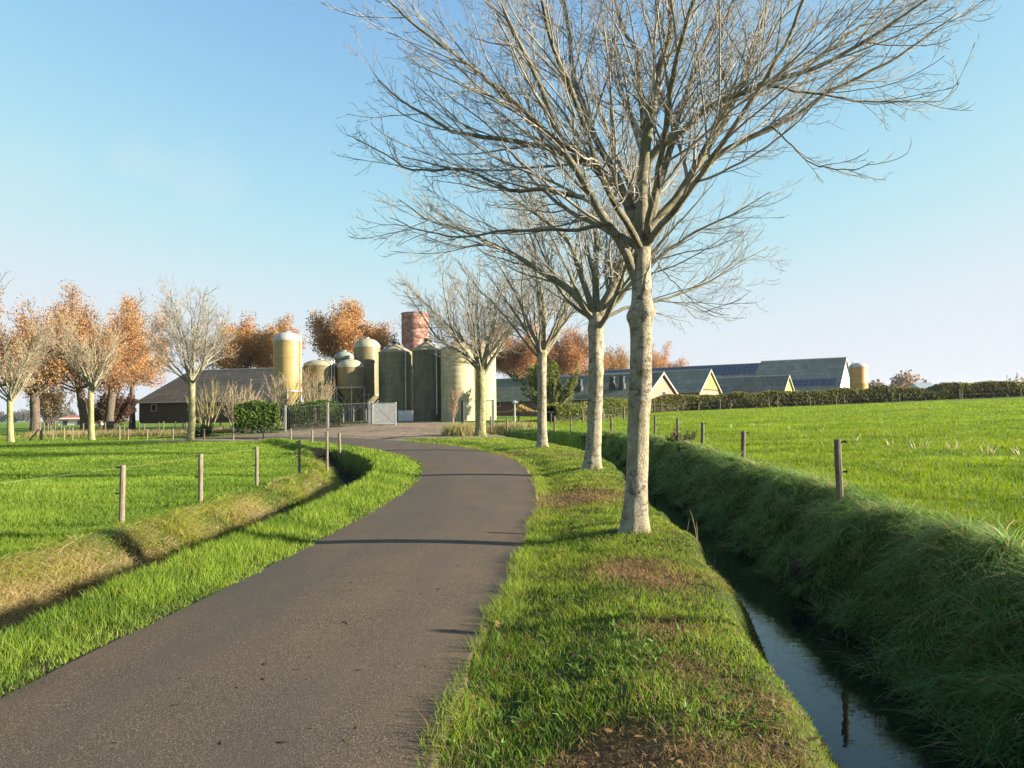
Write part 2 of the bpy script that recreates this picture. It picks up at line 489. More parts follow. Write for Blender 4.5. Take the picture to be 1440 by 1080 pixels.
vo = t.n('ShaderNodeTexVoronoi'); vo.inputs['Scale'].default_value = 120; t.l(v, vo.inputs['Vector'])
n1 = t.noise(v, 75, 3, .7); n2 = t.noise(v, 1.1, 5, .6); n3 = t.noise(t.coord((1, .25, 1)), .8, 4, .6)
stone = t.ramp(vo.outputs['Color'], [(.1, (.064, .047, .029)), (.45, (.130, .097, .060)), (.75, (.200, .149, .094)), (.95, (.42, .33, .23))])
c = t.mix(t.ramp(vo.outputs['Distance'], [(.3, 0.), (.62, .8)]), stone, (.030, .023, .016))
c = t.mix(.45, c, t.ramp(n1, [(.3, .25), (.7, .75)]), 'OVERLAY')
c = t.mix(t.ramp(n2, [(.35, 0.), (.68, .5)]), c, (.125, .088, .052))
la = t.attr('lat').outputs['Fac']
ab = t.n('ShaderNodeMath', operation='ABSOLUTE'); t.l(la, ab.inputs[0])
trk = t.ramp(ab.outputs[0], [(.22, 0.), (.42, 1.), (.62, 0.)])
tm_ = t.n('ShaderNodeMath', operation='MULTIPLY'); t.l(trk, tm_.inputs[0]); t.l(t.ramp(n2, [(.35, .15), (.65, .6)]), tm_.inputs[1])
c = t.mix(tm_.outputs[0], c, (.075, .062, .050))
dirt = t.ramp(ab.outputs[0], [(.62, 0.), (.93, .5), (1., .7)])
dn = t.n('ShaderNodeMath', operation='MULTIPLY'); t.l(dirt, dn.inputs[0]); t.l(t.ramp(n2, [(.25, .2), (.7, 1.)]), dn.inputs[1])
c = t.mix(dn.outputs[0], c, (.105, .075, .045))
c = t.mix(t.ramp(n3, [(.42, 0.), (.68, .55)]), c, (.058, .050, .043))
t.col(c); t.set(.85, 0, .2)
t.l(t.ramp(n3, [(.3, .95), (.7, .72)]), t.b.inputs['Roughness'])
hb = t.n('ShaderNodeMath', operation='ADD'); t.l(vo.outputs['Distance'], hb.inputs[0]); t.l(n1, hb.inputs[1])
t.bump(hb.outputs[0], .4, .003)
me = np_mesh('road', rv.reshape(-1, 3), fq, {'lat': latt.ravel()}, False)
tag(link('road', me, t.m), 'narrow brown asphalt lane curving left towards the farm', kind='structure')

# ------------------------------------------------------------------ ditch water
X, Y, N, q = frame_along(DITCH_R, .25)
m = (Y > -10) & (Y < 34)
X, Y, N = X[m], Y[m], N[m]
wv = np.stack([np.stack([X + N[:, 0] * u, Y + N[:, 1] * u, np.full(len(X), WATER_Z)], -1) for u in np.linspace(-1.05, 1.1, 5)], 1)
a, b = wv.shape[:2]; ii = np.arange(a * b).reshape(a, b)
fq = np.stack([ii[:-1, :-1], ii[:-1, 1:], ii[1:, 1:], ii[1:, :-1]], -1).reshape(-1, 4)
t = NT('ditch_water')
t.col((.006, .008, .008)); t.set(.03, 0, .5); t.b.inputs['IOR'].default_value = 1.333
t.bump(t.noise(t.coord((1, 1, 1)), 7, 2, .5), .05, .02)
tag(link('water', np_mesh('water', wv.reshape(-1, 3), fq, None, True), t.m), 'dark still water in the narrow roadside ditch', kind='structure')

# ------------------------------------------------------------------ grass
def blades(name, P, H, Wd, lean_dir, lean, col_base, col_tip, seg=2, mat=M_GRASS, label=None, cat=None, droop=None):
    """P (n,3) roots; H heights; Wd widths; lean_dir (n,2) unit; lean horizontal reach as a fraction of H; seg 1 = one triangle"""
    n = len(P)
    ang = rng.uniform(0, 2 * np.pi, n)
    wx = np.stack([np.cos(ang), np.sin(ang), np.zeros(n)], -1) * (Wd * .5)[:, None]
    L = np.concatenate([lean_dir, np.zeros((n, 1))], 1)
    rows = []; cols = []
    ts = np.linspace(0, 1, seg + 1)
    for k, tt in enumerate(ts):
        hz = H * lean * tt ** 1.7
        vz = H * (tt - (0 if droop is None else droop * tt ** 2.2))
        cpt = P + L * hz[:, None] + np.stack([np.zeros(n), np.zeros(n), vz], -1)
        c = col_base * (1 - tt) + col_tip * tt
        if k < seg:
            w = wx * (1 - .55 * tt)
            rows += [cpt - w, cpt + w]; cols += [c, c]
        else:
            rows.append(cpt); cols.append(c)
    m = 2 * seg + 1
    V = np.stack(rows, 1).reshape(-1, 3); Cc = np.stack(cols, 1).reshape(-1, 3)
    base = (np.arange(n) * m)[:, None]
    fc = []
    if seg > 1:
        fc.append(np.concatenate([base + np.array([2 * k, 2 * k + 1, 2 * k + 3, 2 * k + 2]) for k in range(seg - 1)], 0))
    fc.append(base + np.array([2 * seg - 2, 2 * seg - 1, 2 * seg]))
    me = np_mesh(name, V, fc, {'col': Cc}, True)
    o = link(name, me, mat)
    tag(o, label, cat, kind='stuff')
    return o

def lerp(a, b, t):
    a = np.asarray(a, float); b = np.asarray(b, float)
    return a + (b - a) * np.asarray(t)[:, None]

def log_scatter(N, d0, d1, half):
    d = np.exp(rng.uniform(math.log(d0), math.log(d1), N)); th = rng.uniform(-half, half, N)
    dens = N / (2 * half * math.log(d1 / d0)) / d ** 2
    return d * np.sin(th), d * np.cos(th), d, dens

NB = 1850000
x, y, d, dens = log_scatter(NB, 2.6, 95, R(57))
U = bil(GU, x, y); HWv = bil(GHW, x, y); VR = bil(GVR, x, y); VL = bil(GVL, x, y); Z = bil(GZ, x, y)
bw, st, sl_, gvl, dt = masks(x, y, U, HWv, VR, VL)
au = np.abs(U) - HWv
edge = -.15 + .17 * fbm(x * 2.2, y * 2.2, 66)
cap = np.minimum(1, 3000 / dens)
ok = (au > edge) & (gvl < .35) & (rng.random(NB) < cap) & (Z > WATER_Z + .08)
ok &= ~((np.abs(y - 62) < 25) & (x > -12) & (x < 1) & (y > 50))
is_bankR = (VR > .30) & (VR < 1.75) & (y < 50)
is_fieldR = (VR >= 1.75) | ((y >= 50) & (x > -1))
is_fieldL = (U < 0) & ((VL < -1.5) | (y > 34)) & ~is_fieldR
is_bankL = (U < 0) & (VL >= -1.5) & (VL < -.40) & (y < 33) & ~is_fieldR
is_vergeL = (U < 0) & ~is_fieldL & ~is_bankL & ~is_fieldR & ((VL > .2) | (y > 33))
is_vergeR = (U > 0) & ~is_bankR & ~is_fieldR & (VR < -.33)
n_lo = fbm(x * .45, y * .45, 41); n_mid = fbm(x * 1.6, y * 1.6, 42); n_hi = fbm(x * 5, y * 5, 43, 2)
rr = rng.random(NB)

G_DARK = np.array((.055, .125, .014)); G_MID = np.array((.112, .215, .017)); G_BRI = np.array((.185, .300, .027)); G_YEL = np.array((.29, .30, .05))
G_STRAW = np.array((.46, .34, .15)); G_BROWN = np.array((.19, .105, .045))
def rand_dir(n, bias=None, k=0):
    a = rng.uniform(0, 2 * np.pi, n)
    v = np.stack([np.cos(a), np.sin(a)], -1)
    if bias is not None: v = v + np.asarray(bias) * k
    return v / np.maximum(np.linalg.norm(v, axis=1), 1e-6)[:, None]

def width(d, k=.00062, lo=.0045): return np.maximum(lo, k * d)

# right verge: short mown grass with brown patches
s = ok & is_vergeR & (rr > .55 * smooth(.52, .30, n_hi)) & (rr > bw * .55) & (rr > (1 - smooth(edge, edge + .25, au)) * .45)
p = np.stack([x, y, Z], -1)[s]; n = len(p)
tcol = lerp(G_MID * .9, G_BRI * .95, smooth(.3, .7, n_mid[s])) * np.array((1.42, 1.22, 1.5)) * (.5 + .95 * rng.random(n))[:, None]
tcol = tcol + (G_YEL - tcol) * (smooth(.35, .75, n_lo[s]) * .75 * rng.random(n))[:, None]
dry = rng.random(n) < np.clip(bw[s] * 1.3 + .13 + .40 * smooth(.55, .75, n_mid[s]) * smooth(.9, .3, -VR[s] - .33 - .1), 0, .95)
tcol[dry] = lerp(G_BROWN, G_STRAW, rng.random(dry.sum()) ** 1.6)
hh = (.026 + .045 * n_mid[s] + .02 * n_hi[s]) * rng.uniform(.6, 1.35, n) * (1 - .5 * bw[s]) * (.85 + .75 * smooth(.35, .05, au[s])) * (.5 + .5 * smooth(-.8, -1.4, VR[s]))
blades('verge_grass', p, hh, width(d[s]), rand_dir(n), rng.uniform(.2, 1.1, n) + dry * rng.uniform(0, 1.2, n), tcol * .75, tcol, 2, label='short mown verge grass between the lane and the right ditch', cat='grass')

# left verge: lush longer grass
s = ok & is_vergeL & (rr > .55 * smooth(.50, .28, n_hi))
p = np.stack([x, y, Z], -1)[s]; n = len(p)
tcol = lerp(G_MID * .85, G_BRI, smooth(.25, .65, n_mid[s])) * np.array((1.28, 1.14, 1.5)) * (.5 + .9 * rng.random(n))[:, None]
yl = rng.random(n) < .10; tcol[yl] = G_YEL * rng.uniform(.7, 1.2, (yl.sum(), 1))
hh = (.06 + .085 * n_mid[s] + .04 * n_hi[s]) * rng.uniform(.5, 1.3, n) * (.4 + .6 * smooth(.0, .5, au[s])) * (.55 + .45 * smooth(.25, .7, VL[s]))
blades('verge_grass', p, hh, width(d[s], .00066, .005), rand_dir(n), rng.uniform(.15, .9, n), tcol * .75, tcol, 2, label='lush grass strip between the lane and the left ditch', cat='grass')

# left ditch bank: drooping green and straw coloured grass
s = ok & is_bankL
p = np.stack([x, y, Z], -1)[s]; n = len(p)
tcol = lerp(G_MID * 1.3, G_YEL * 1.55, smooth(.3, .7, n_mid[s] * .5 + .5 * vnoise(x[s] * 2.6, y[s] * 2.2, 53))) * (.6 + .7 * rng.random(n))[:, None]
dry = rng.random(n) < np.clip(st[s] * 1.25 + .06, 0, .92)
tcol[dry] = lerp(np.array((.46, .33, .14)), np.array((.76, .62, .34)), rng.random(dry.sum()))
cl_ = vnoise(x[s] * 2.6, y[s] * 2.2, 53)
hh = (.09 + .24 * cl_ ** 1.5) * rng.uniform(.6, 1.4, n) * smooth(-.38, -.7, VL[s]) + .03
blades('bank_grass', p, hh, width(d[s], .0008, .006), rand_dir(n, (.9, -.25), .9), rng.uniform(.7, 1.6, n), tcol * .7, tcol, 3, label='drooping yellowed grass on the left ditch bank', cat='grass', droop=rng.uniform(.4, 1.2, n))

# right ditch bank: long dark combed tussocks
s = ok & is_bankR & (rr < .12 + .50 * vnoise(x * 3.2, y * 2.4, 51))
p = np.stack([x, y, Z], -1)[s]; n = len(p)
cell = vnoise(x[s] * 3.2, y[s] * 2.4, 51)
tcol = lerp(np.array((.105, .195, .045)), np.array((.22, .35, .095)), smooth(.2, .85, cell * .7 + n_mid[s] * .4)) * (.55 + .9 * rng.random(n))[:, None]
pal = rng.random(n) < .12; tcol[pal] = np.array((.32, .32, .17)) * rng.uniform(.6, 1.2, (pal.sum(), 1))
hh = (.16 + .42 * cell ** 1.3 * smooth(.3, .9, VR[s])) * rng.uniform(.5, 1.3, n)
sw = np.stack([-np.ones(n), -.5 + 1.4 * (vnoise(x[s] * 1.1, y[s] * 1.1, 52) - .5) * 2], -1)
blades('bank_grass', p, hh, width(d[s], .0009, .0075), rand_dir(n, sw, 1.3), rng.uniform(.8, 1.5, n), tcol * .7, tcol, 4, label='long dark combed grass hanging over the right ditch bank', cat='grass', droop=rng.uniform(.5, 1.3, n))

# fields
for side, fm, lab in ((0, is_fieldL, 'bright short pasture grass in the left field'), (1, is_fieldR, 'bright short pasture grass in the right field')):
    s = ok & fm & (rng.random(NB) < np.where(d > 45, .8, 1))
    p = np.stack([x, y, Z], -1)[s]; n = len(p)
    tcol = lerp(G_MID * 1.05, G_BRI * 1.05, smooth(.25, .7, n_lo[s] * .6 + n_mid[s] * .4)) * (.75 + .5 * rng.random(n))[:, None]
    if side: tcol = tcol * np.array((1.12, 1.03, .95))
    tcol = tcol * np.array((1.06, .94, 1.2)) * (.70 + .5 * fbm(x[s] * .30, y[s] * .9, 61) + .18 * (n_hi[s] - .5))[:, None]
    hh = (.045 + .045 * n_mid[s] + .04 * smooth(.55, .8, n_lo[s])) * rng.uniform(.6, 1.4, n)
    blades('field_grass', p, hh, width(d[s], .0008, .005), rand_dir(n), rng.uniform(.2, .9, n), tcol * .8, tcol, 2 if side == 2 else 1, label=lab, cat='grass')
# broad-leaved weeds in the right verge
s = np.nonzero(ok & is_vergeR & (d < 9))[0]
cen = [(G(px, py), r) for px, py, r in ((870, 870, .35), (915, 900, .3), (880, 930, .35), (940, 930, .3), (1020, 1000, .3), (905, 770, .3), (1020, 770, .25), (960, 760, .3), (700, 1040, .3), (1070, 900, .2), (800, 990, .3))]
Pw = []
for (c_, r_) in cen:
    for k in range(9):
        a_ = rng.uniform(0, 6.28); q_ = r_ * math.sqrt(rng.random())
        px_, py_ = c_.x + q_ * math.cos(a_), c_.y + q_ * math.sin(a_)
        Pw += [(px_, py_, gz(px_, py_) + .01)] * 5
p = np.array(Pw); n = len(p)
tcol = lerp((.08, .15, .025), (.17, .27, .06), rng.random(n))
blades('verge_weeds', p, rng.uniform(.04, .09, n), rng.uniform(.012, .026, n), rand_dir(n), rng.uniform(.6, 1.4, n), tcol, tcol, 3, label='dark broad leaved weeds among the mown verge grass', cat='weeds', droop=rng.uniform(.2, .6, n))
# pale dry stalks standing in the right field, on the ditch edges and by the roadside
Ps = []
for px, py in ((1290, 632), (1300, 629), (1336, 634), (1342, 632), (1396, 640), (1432, 641), (1255, 628), (1205, 622), (1110, 605), (1060, 601), (1386, 638), (1030, 603), (1155, 608), (1080, 600)):
    g_ = G(px, py)
    Ps += [(g_.x + rng.normal(0, .06), g_.y + rng.normal(0, .06), g_.z) for k in range(4)]
p = np.array(Ps); n = len(p)
blades('field_stalks', p, rng.uniform(.18, .32, n), rng.uniform(.02, .035, n), rand_dir(n), rng.uniform(.3, 1.0, n), np.tile((.35, .30, .18), (n, 1)), np.tile((.62, .55, .36), (n, 1)), 2, label='pale dry stalks scattered over the right field', cat='stalks')
Ps = []
for px, py, k in ((960, 745, 8), (1010, 800, 12), (985, 770, 6), (1075, 890, 10), (1120, 960, 6)):
    g_ = G(px, py)
    Ps += [(g_.x + .05 + rng.normal(0, .10), g_.y + rng.normal(0, .25), 0) for _ in range(k)]
Ps = [(a_, b_, gz(a_, b_)) for a_, b_, _ in Ps]
p = np.array(Ps); n = len(p)
blades('ditch_stalks', p, rng.uniform(.18, .42, n), rng.uniform(.005, .009, n), rand_dir(n), rng.uniform(.1, .5, n), np.tile((.22, .22, .10), (n, 1)), np.tile((.5, .45, .28), (n, 1)), 3, label='thin seed stalks at the edge of the right ditch', cat='stalks')
# tall straw-coloured rough grass: along the track on the left and by the far roadside tree
def rough(px0, py0, px1, py1, Y0, Y1, n, h, lab, spread=.6):
    A = W(px0, py0, Y0); B = W(px1, py1, Y1)
    tt = rng.random(n)
    xs = A.x + (B.x - A.x) * tt + rng.normal(0, spread * .6, n); ys = A.y + (B.y - A.y) * tt + rng.normal(0, spread, n)
    p = np.stack([xs, ys, bil(GZ, xs, ys)], -1)
    cc = lerp((.28, .20, .08), (.52, .42, .22), rng.random(n)); gr = rng.random(n) < .2
    cc[gr] = G_MID
    blades('rough_grass', p, rng.uniform(.5, 1.2, n) * h, rng.uniform(.025, .05, n), rand_dir(n), rng.uniform(.2, .9, n), cc * .8, cc, 2, label=lab, cat='grass')
rough(55, 600, 330, 598, 68, 66, 9000, .55, 'pale dry grass strip in front of the dark barn on the left', 1.0)
rough(636, 612, 660, 612, 45, 45, 1300, .7, 'tuft of tall straw grass beside the farthest roadside tree', .5)
rough(680, 606, 745, 604, 50, 50, 2200, .45, 'pale rough grass behind the farthest roadside trees', .8)

# tussocks: fountains of long blades on both ditch banks
def tussocks(cx, cy, nb, L0, L1, cA, cB, bias, kb, label, straw=0.0):
    k = len(cx); i = np.repeat(np.arange(k), nb); n = len(i)
    a = rng.uniform(0, 2 * np.pi, n); r_ = rng.uniform(0, .07, n)
    xs = cx[i] + r_ * np.cos(a); ys = cy[i] + r_ * np.sin(a)
    dr = np.stack([np.cos(a), np.sin(a)], -1) + np.asarray(bias) * kb
    dr /= np.linalg.norm(dr, axis=1)[:, None]
    size = rng.uniform(.45, 1.45, k)[i]; tone = rng.uniform(0, 1, k)[i]
    c = lerp(cA, cB, np.clip(tone * .6 + rng.normal(.2, .2, n), 0, 1)) * rng.uniform(.75, 1.25, n)[:, None]
    dry = rng.random(n) < straw * rng.uniform(0, 2, k)[i]
    c[dry] = lerp(np.array((.40, .29, .13)), np.array((.66, .54, .29)), rng.random(dry.sum()))
    H = rng.uniform(L0, L1, n) * size
    p = np.stack([xs, ys, bil(GZ, xs, ys) - .01], -1)
    blades('bank_tussocks', p, H, width(np.hypot(xs, ys), .0009, .009), dr, rng.uniform(.5, 1.25, n), c * .75, c, 4, label=label, cat='grass', droop=rng.uniform(.35, 1.05, n))
def bank_points(n, P, v0, v1, y0, y1):
    X, Y, N, q = frame_along(P, .1); m = np.nonzero((Y > y0) & (Y < y1))[0]
    wgt = 1 / np.maximum(Y[m], 3) ** 1.1; i = rng.choice(m, n, p=wgt / wgt.sum()); v = rng.uniform(v0, v1, n)
    return X[i] + N[i, 0] * v, Y[i] + N[i, 1] * v
cx, cy = bank_points(430, DITCH_R, .55, 1.75, 3.0, 38)
tussocks(cx, cy, 85, .20, .46, (.085, .165, .04), (.28, .40, .12), (-1, -.1), .75, 'rounded green tussocks hanging on the right ditch bank', .16)
cx, cy = bank_points(160, DITCH_R, 1.55, 2.05, 3.0, 38)
tussocks(cx, cy, 60, .12, .26, (.12, .23, .025), (.22, .33, .05), (-1, 0), .4, 'sunlit tussocks along the crest of the right ditch bank', .10)
cx, cy = bank_points(190, DITCH_L, -1.6, -.7, 4.5, 29)
tussocks(cx, cy, 60, .12, .28, (.15, .24, .03), (.38, .38, .08), (1, -.2), .7, 'yellow green tussocks on the left ditch bank', .35)
# fallen leaves and bits of twig lying about
n = 1500
s = np.nonzero(ok & is_vergeR & (d < 14))[0]; s = rng.choice(s, min(n, len(s)), replace=False)
p = np.stack([x[s], y[s], Z[s] + rng.uniform(.01, .05, len(s))], -1)
qx = rng.uniform(-2.2, .2, 90); qy = np.exp(rng.uniform(math.log(3.5), math.log(14), 90))
p = np.concatenate([p, np.stack([qx, qy, bil(GZ, qx, qy) + .10], -1)[np.abs(bil(GU, qx, qy)) < 1.4]])
n = len(p)
road_leaf = np.abs(bil(GU, p[:, 0], p[:, 1])) < 1.42
p[road_leaf, 2] = .035 * (1 - (bil(GU, p[road_leaf, 0], p[road_leaf, 1]) / 1.5) ** 2) + .018
a = rng.uniform(0, 2 * np.pi, n); sz = rng.uniform(.012, .035, n)
A = np.stack([np.cos(a), np.sin(a), rng.normal(0, .25, n) * ~road_leaf], -1) * sz[:, None]; B_ = np.stack([-np.sin(a), np.cos(a), rng.normal(0, .25, n) * ~road_leaf], -1) * (sz * .45)[:, None]
cc = lerp((.10, .055, .025), (.34, .22, .10), rng.random(n))
me = np_mesh('fallen_leaves', np.stack([p - A, p + B_, p + A, p - B_], 1).reshape(-1, 3), np.arange(n * 4).reshape(n, 4), {'col': np.repeat(cc, 4, 0)})
tag(link('fallen_leaves', me, M_LEAF), 'small brown fallen leaves scattered over the verge and lane', 'leaves', kind='stuff')

# ------------------------------------------------------------------ trees
def tubes(B, n):
    """B list of (pts[B,k,3], rad[B,k]) -> verts, quads with n-sided rings"""
    Vs = []; Fs = []; off = 0
    for P, Rd in B:
        b, k = P.shape[:2]
        T = np.gradient(P, axis=1); T /= np.maximum(np.linalg.norm(T, axis=2), 1e-9)[..., None]
        ref = np.where(np.abs(T[:, :1, 2:3]) > .9, np.array([1., 0, 0]), np.array([0, 0, 1.]))
        A = np.cross(T, np.broadcast_to(ref, T.shape)); A /= np.maximum(np.linalg.norm(A, axis=2), 1e-9)[..., None]
        Bn = np.cross(T, A)
        an = np.arange(n) * 2 * np.pi / n
        V = P[:, :, None] + (A[:, :, None] * np.cos(an)[:, None] + Bn[:, :, None] * np.sin(an)[:, None]) * Rd[:, :, None, None]
        ids = np.arange(b * k * n).reshape(b, k, n) + off
        f = np.stack([ids[:, :-1], np.roll(ids[:, :-1], -1, 2), np.roll(ids[:, 1:], -1, 2), ids[:, 1:]], -1)
        Vs.append(V.reshape(-1, 3)); Fs.append(f.reshape(-1, 4)); off += b * k * n
    return np.concatenate(Vs), np.concatenate(Fs)

def resample(P, n):
    P = np.asarray(P, float)
    s = np.concatenate([[0], np.cumsum(np.linalg.norm(np.diff(P, axis=0), axis=1))])
    q = np.linspace(0, s[-1], n)
    return np.stack([np.interp(q, s, P[:, i]) for i in range(3)], -1)

def spawn(P, Rd, spacing, t0, ang, lratio, lmin, lmax, rr, npt, up, wig, rmin, g, alternate=True):
    """child branches along a batch of parents. P [B,k,3]"""
    b, k = P.shape[:2]
    L = np.linalg.norm(np.diff(P, axis=1), axis=2).sum(1)
    cnt = np.maximum(1, (L * (1 - t0) / spacing + g.random(b)).astype(int))
    par = np.repeat(np.arange(b), cnt)
    n = len(par)
    first = np.concatenate([[0], np.cumsum(cnt)[:-1]])
    order = np.arange(n) - np.repeat(first, cnt)
    tt = t0 + (1 - t0) * (order + g.random(n)) / cnt[par]
    tt = np.clip(tt, 0, .985)
    f = tt * (k - 1); i = np.minimum(f.astype(int), k - 2); fr = (f - i)[:, None]
    pos = P[par, i] * (1 - fr) + P[par, i + 1] * fr
    tan = P[par, i + 1] - P[par, i]; tan /= np.maximum(np.linalg.norm(tan, axis=1), 1e-9)[:, None]
    rad = Rd[par, i] * (1 - fr[:, 0]) + Rd[par, i + 1] * fr[:, 0]
    rnd = g.normal(size=(n, 3)); rnd -= tan * (rnd * tan).sum(1)[:, None]; rnd /= np.linalg.norm(rnd, axis=1)[:, None]
    a = g.uniform(ang[0], ang[1], n)[:, None]
    dr = tan * np.cos(a) + rnd * np.sin(a)
    ln = np.clip(L[par] * lratio * (1 - .70 * tt) * g.uniform(.6, 1.3, n), lmin, lmax)
    step = ln / (npt - 1)
    out = [pos]; d = dr
    for j in range(npt - 1):
        d = d + g.normal(size=(n, 3)) * wig
        d[:, 2] += up * (j + .5) / npt
        d /= np.linalg.norm(d, axis=1)[:, None]
        pos = pos + d * step[:, None]
        out.append(pos)
    r0 = np.maximum(rad * rr, rmin * 1.3)
    taper = np.linspace(1, .35, npt)
    return np.stack(out, 1), np.maximum(r0[:, None] * taper, rmin)

def bark_mat(name, pale, mid, dark, moss, moss_amt=.5, scale=1.0):
    t = NT(name)
    v1 = t.coord((1, 1, .55)); v2 = t.coord((1, 1, 1.6)); v0 = t.coord()
    a = t.noise(v1, 9 * scale, 6, .7); b = t.noise(v2, 5 * scale, 5, .7, .6); c_ = t.noise(v0, 38 * scale, 4, .7); d_ = t.noise(v0, 2.2 * scale, 4, .6)
    c = t.ramp(a, [(.32, mid), (.55, pale)])
    c = t.mix(t.ramp(b, [(.51, 0.), (.62, .8)]), c, dark)
    c = t.mix(t.ramp(d_, [(.55 - .12 * moss_amt, 0.), (.72, .75 * moss_amt)]), c, moss)
    c = t.mix(.45, c, t.ramp(c_, [(.3, .22), (.7, .8)]), 'OVERLAY')
    t.col(c); t.set(.9, 0, .15)
    h = t.n('ShaderNodeMath', operation='ADD'); t.l(a, h.inputs[0]); t.l(c_, h.inputs[1])
    t.bump(h.outputs[0], 1.0, .03)
    return t.m
M_BARK = bark_mat('ash_bark', (.37, .325, .24), (.20, .17, .115), (.085, .07, .045), (.19, .175, .035), .75)
M_LIMB = bark_mat('ash_limb_bark', (.28, .255, .19), (.16, .143, .10), (.075, .065, .042), (.17, .165, .04), .9, 1.5)
M_TWIG = mottled('ash_twigs', (.19, .172, .135), (.33, .30, .24), 4, rough=.85)
M_TWIG_TAN = mottled('tan_twigs', (.23, .185, .12), (.36, .30, .20), 4, rough=.85)
M_BARK_DARK = bark_mat('oak_bark', (.13, .105, .08), (.08, .062, .046), (.03, .025, .02), (.07, .07, .025), .6)

def trunk_mesh(name, axis_pts, radii, mat, parent, g, n=28, rows=70, knobs=()):
    P = resample(axis_pts, rows); rr = np.interp(np.linspace(0, 1, rows), np.linspace(0, 1, len(radii)), radii)
    s = np.linspace(0, 1, rows)
    T = np.gradient(P, axis=0); T /= np.linalg.norm(T, axis=1)[:, None]
    A = np.cross(T, [0, 1, 0]); A /= np.linalg.norm(A, axis=1)[:, None]; Bn = np.cross(A, T)
    an = np.arange(n) * 2 * np.pi / n
    z = P[:, 2][:, None] - P[0, 2]
    nz = vnoise(np.cos(an)[None] * 1.5 + 7, np.sin(an)[None] * 1.5 + z * 1.6, 9) - .5
    nz2 = vnoise(np.cos(an)[None] * 5 + 17, np.sin(an)[None] * 5 + z * 6, 19) - .5
    flare = np.exp(-z / .20) * (.30 + .20 * np.cos(an * 3 + 1.0)[None] + .12 * np.cos(an * 5)[None])
    m = 1 + .16 * nz + .06 * nz2 + flare
    for (zk, amp, wdt, az) in knobs:
        m = m + amp * np.exp(-((z - zk) / wdt) ** 2) * (.55 + .45 * np.cos(an - az)[None]) * (.8 + .7 * vnoise(an[None] * 2.2, z * 9, 3))
    V = P[:, None] + (A[:, None] * np.cos(an)[:, None] + Bn[:, None] * np.sin(an)[:, None]) * (rr[:, None] * m)[..., None]
    ids = np.arange(rows * n).reshape(rows, n)
    f = np.stack([ids[:-1], np.roll(ids[:-1], -1, 1), np.roll(ids[1:], -1, 1), ids[1:]], -1).reshape(-1, 4)
    return link(name, np_mesh(name, V.reshape(-1, 3), f, None, True), mat, parent)

def leaf_quads(C_, size, cols, g, flat=0.):
    n = len(C_)
    a = g.normal(size=(n, 3)); a /= np.linalg.norm(a, axis=1)[:, None]
    b = g.normal(size=(n, 3)); b[:, 2] -= flat; b -= a * (a * b).sum(1)[:, None]; b /= np.linalg.norm(b, axis=1)[:, None]
    sz = size * g.uniform(.6, 1.4, n)
    A = a * sz[:, None] * .5; B_ = b * sz[:, None] * .33
    V = np.stack([C_ - A, C_ + B_, C_ + A, C_ - B_], 1).reshape(-1, 3)
    return V, np.arange(n * 4).reshape(n, 4), np.repeat(cols, 4, 0)

def limb_set_procedural(g, top, spread, length, n, r0, elev=(.35, 1.15), tops=None):
    out = []
    for k in range(n):
        az = 2 * math.pi * (k + g.uniform(-.3, .3)) / n * 1.0 + g.uniform(0, .4)
        el = g.uniform(*elev) if k else 1.35
        d = np.array([math.cos(az) * math.cos(el), math.sin(az) * math.cos(el), math.sin(el)])
        L = length * g.uniform(.8, 1.15) * (1.0 if el < 1.2 else 1.1)
        p = np.array(top, float) - np.array([0, 0, g.uniform(0, .55)]); P = [p.copy()]
        for j in range(9):
            d = d + g.normal(size=3) * .10; d[2] += .055
            d /= np.linalg.norm(d); p = p + d * L / 9; P.append(p.copy())
        out.append((np.array(P), r0 * (g.uniform(.45, .75) if k else 1.3), .012))
    return out

def bare_tree(name, label, foot, axis_pts, radii, limbs, seed, tm=M_BARK, lm=M_LIMB, wm=M_TWIG, dens=1.0, twig_r=.0035, size=1.0, knobs=(), group=None, leaf=None, levels=3, cat='tree', rows=70):
    g = np.random.default_rng(seed)
    root = thing(name, label, cat, foot, group=group)
    F0 = np.array(foot)
    ax = np.array(axis_pts, float) - F0
    trunk_mesh('trunk', ax, radii, tm, root, g, knobs=knobs, rows=rows)
    L0 = []
    for (P, r0, r1) in limbs:
        Q = resample(np.array(P) - F0, 22)
        s_ = np.linspace(0, 1, 22)
        Q[1:] += np.cumsum(g.normal(size=(21, 3)) * .012 * size, axis=0)
        L0.append((Q, r0 + (r1 - r0) * s_ ** .75))
    P0 = np.stack([a for a, _ in L0]); R0 = np.stack([b for _, b in L0])
    P1, R1 = spawn(P0, R0, .30 * size / dens, .16, (.28, .72), .55, .5 * size, 3.0 * size, .42, 12, .07, .06, twig_r * 1.4, g)
    P2, R2 = spawn(P1, R1, .20 * size / dens, .12, (.35, .95), .50, .18 * size, 1.1 * size, .50, 8, .18, .10, twig_r, g)
    V, f = tubes([(P0, R0)], 10)
    link('limbs', np_mesh('limbs', V, f, None, True), lm, root)
    B = [(P2, R2)]
    tips = [P2]
    if levels > 2:
        P3, R3 = spawn(P2, R2, .12 * size / dens, .10, (.4, 1.0), .50, .07 * size, .36 * size, .75, 5, .25, .12, twig_r * .8, g)
        B.append((P3, R3)); tips.append(P3)
    V1, f1 = tubes([(P1, R1)], 6); V2, f2 = tubes(B, 3)
    V = np.concatenate([V1, V2]); f = np.concatenate([f1, f2 + len(V1)])
    link('crown', np_mesh('crown', V, f, None, True), wm, root)
    if leaf:
        T_ = np.concatenate([q.reshape(-1, 3) for q in tips])
        leaf(T_, root, g)
    return root

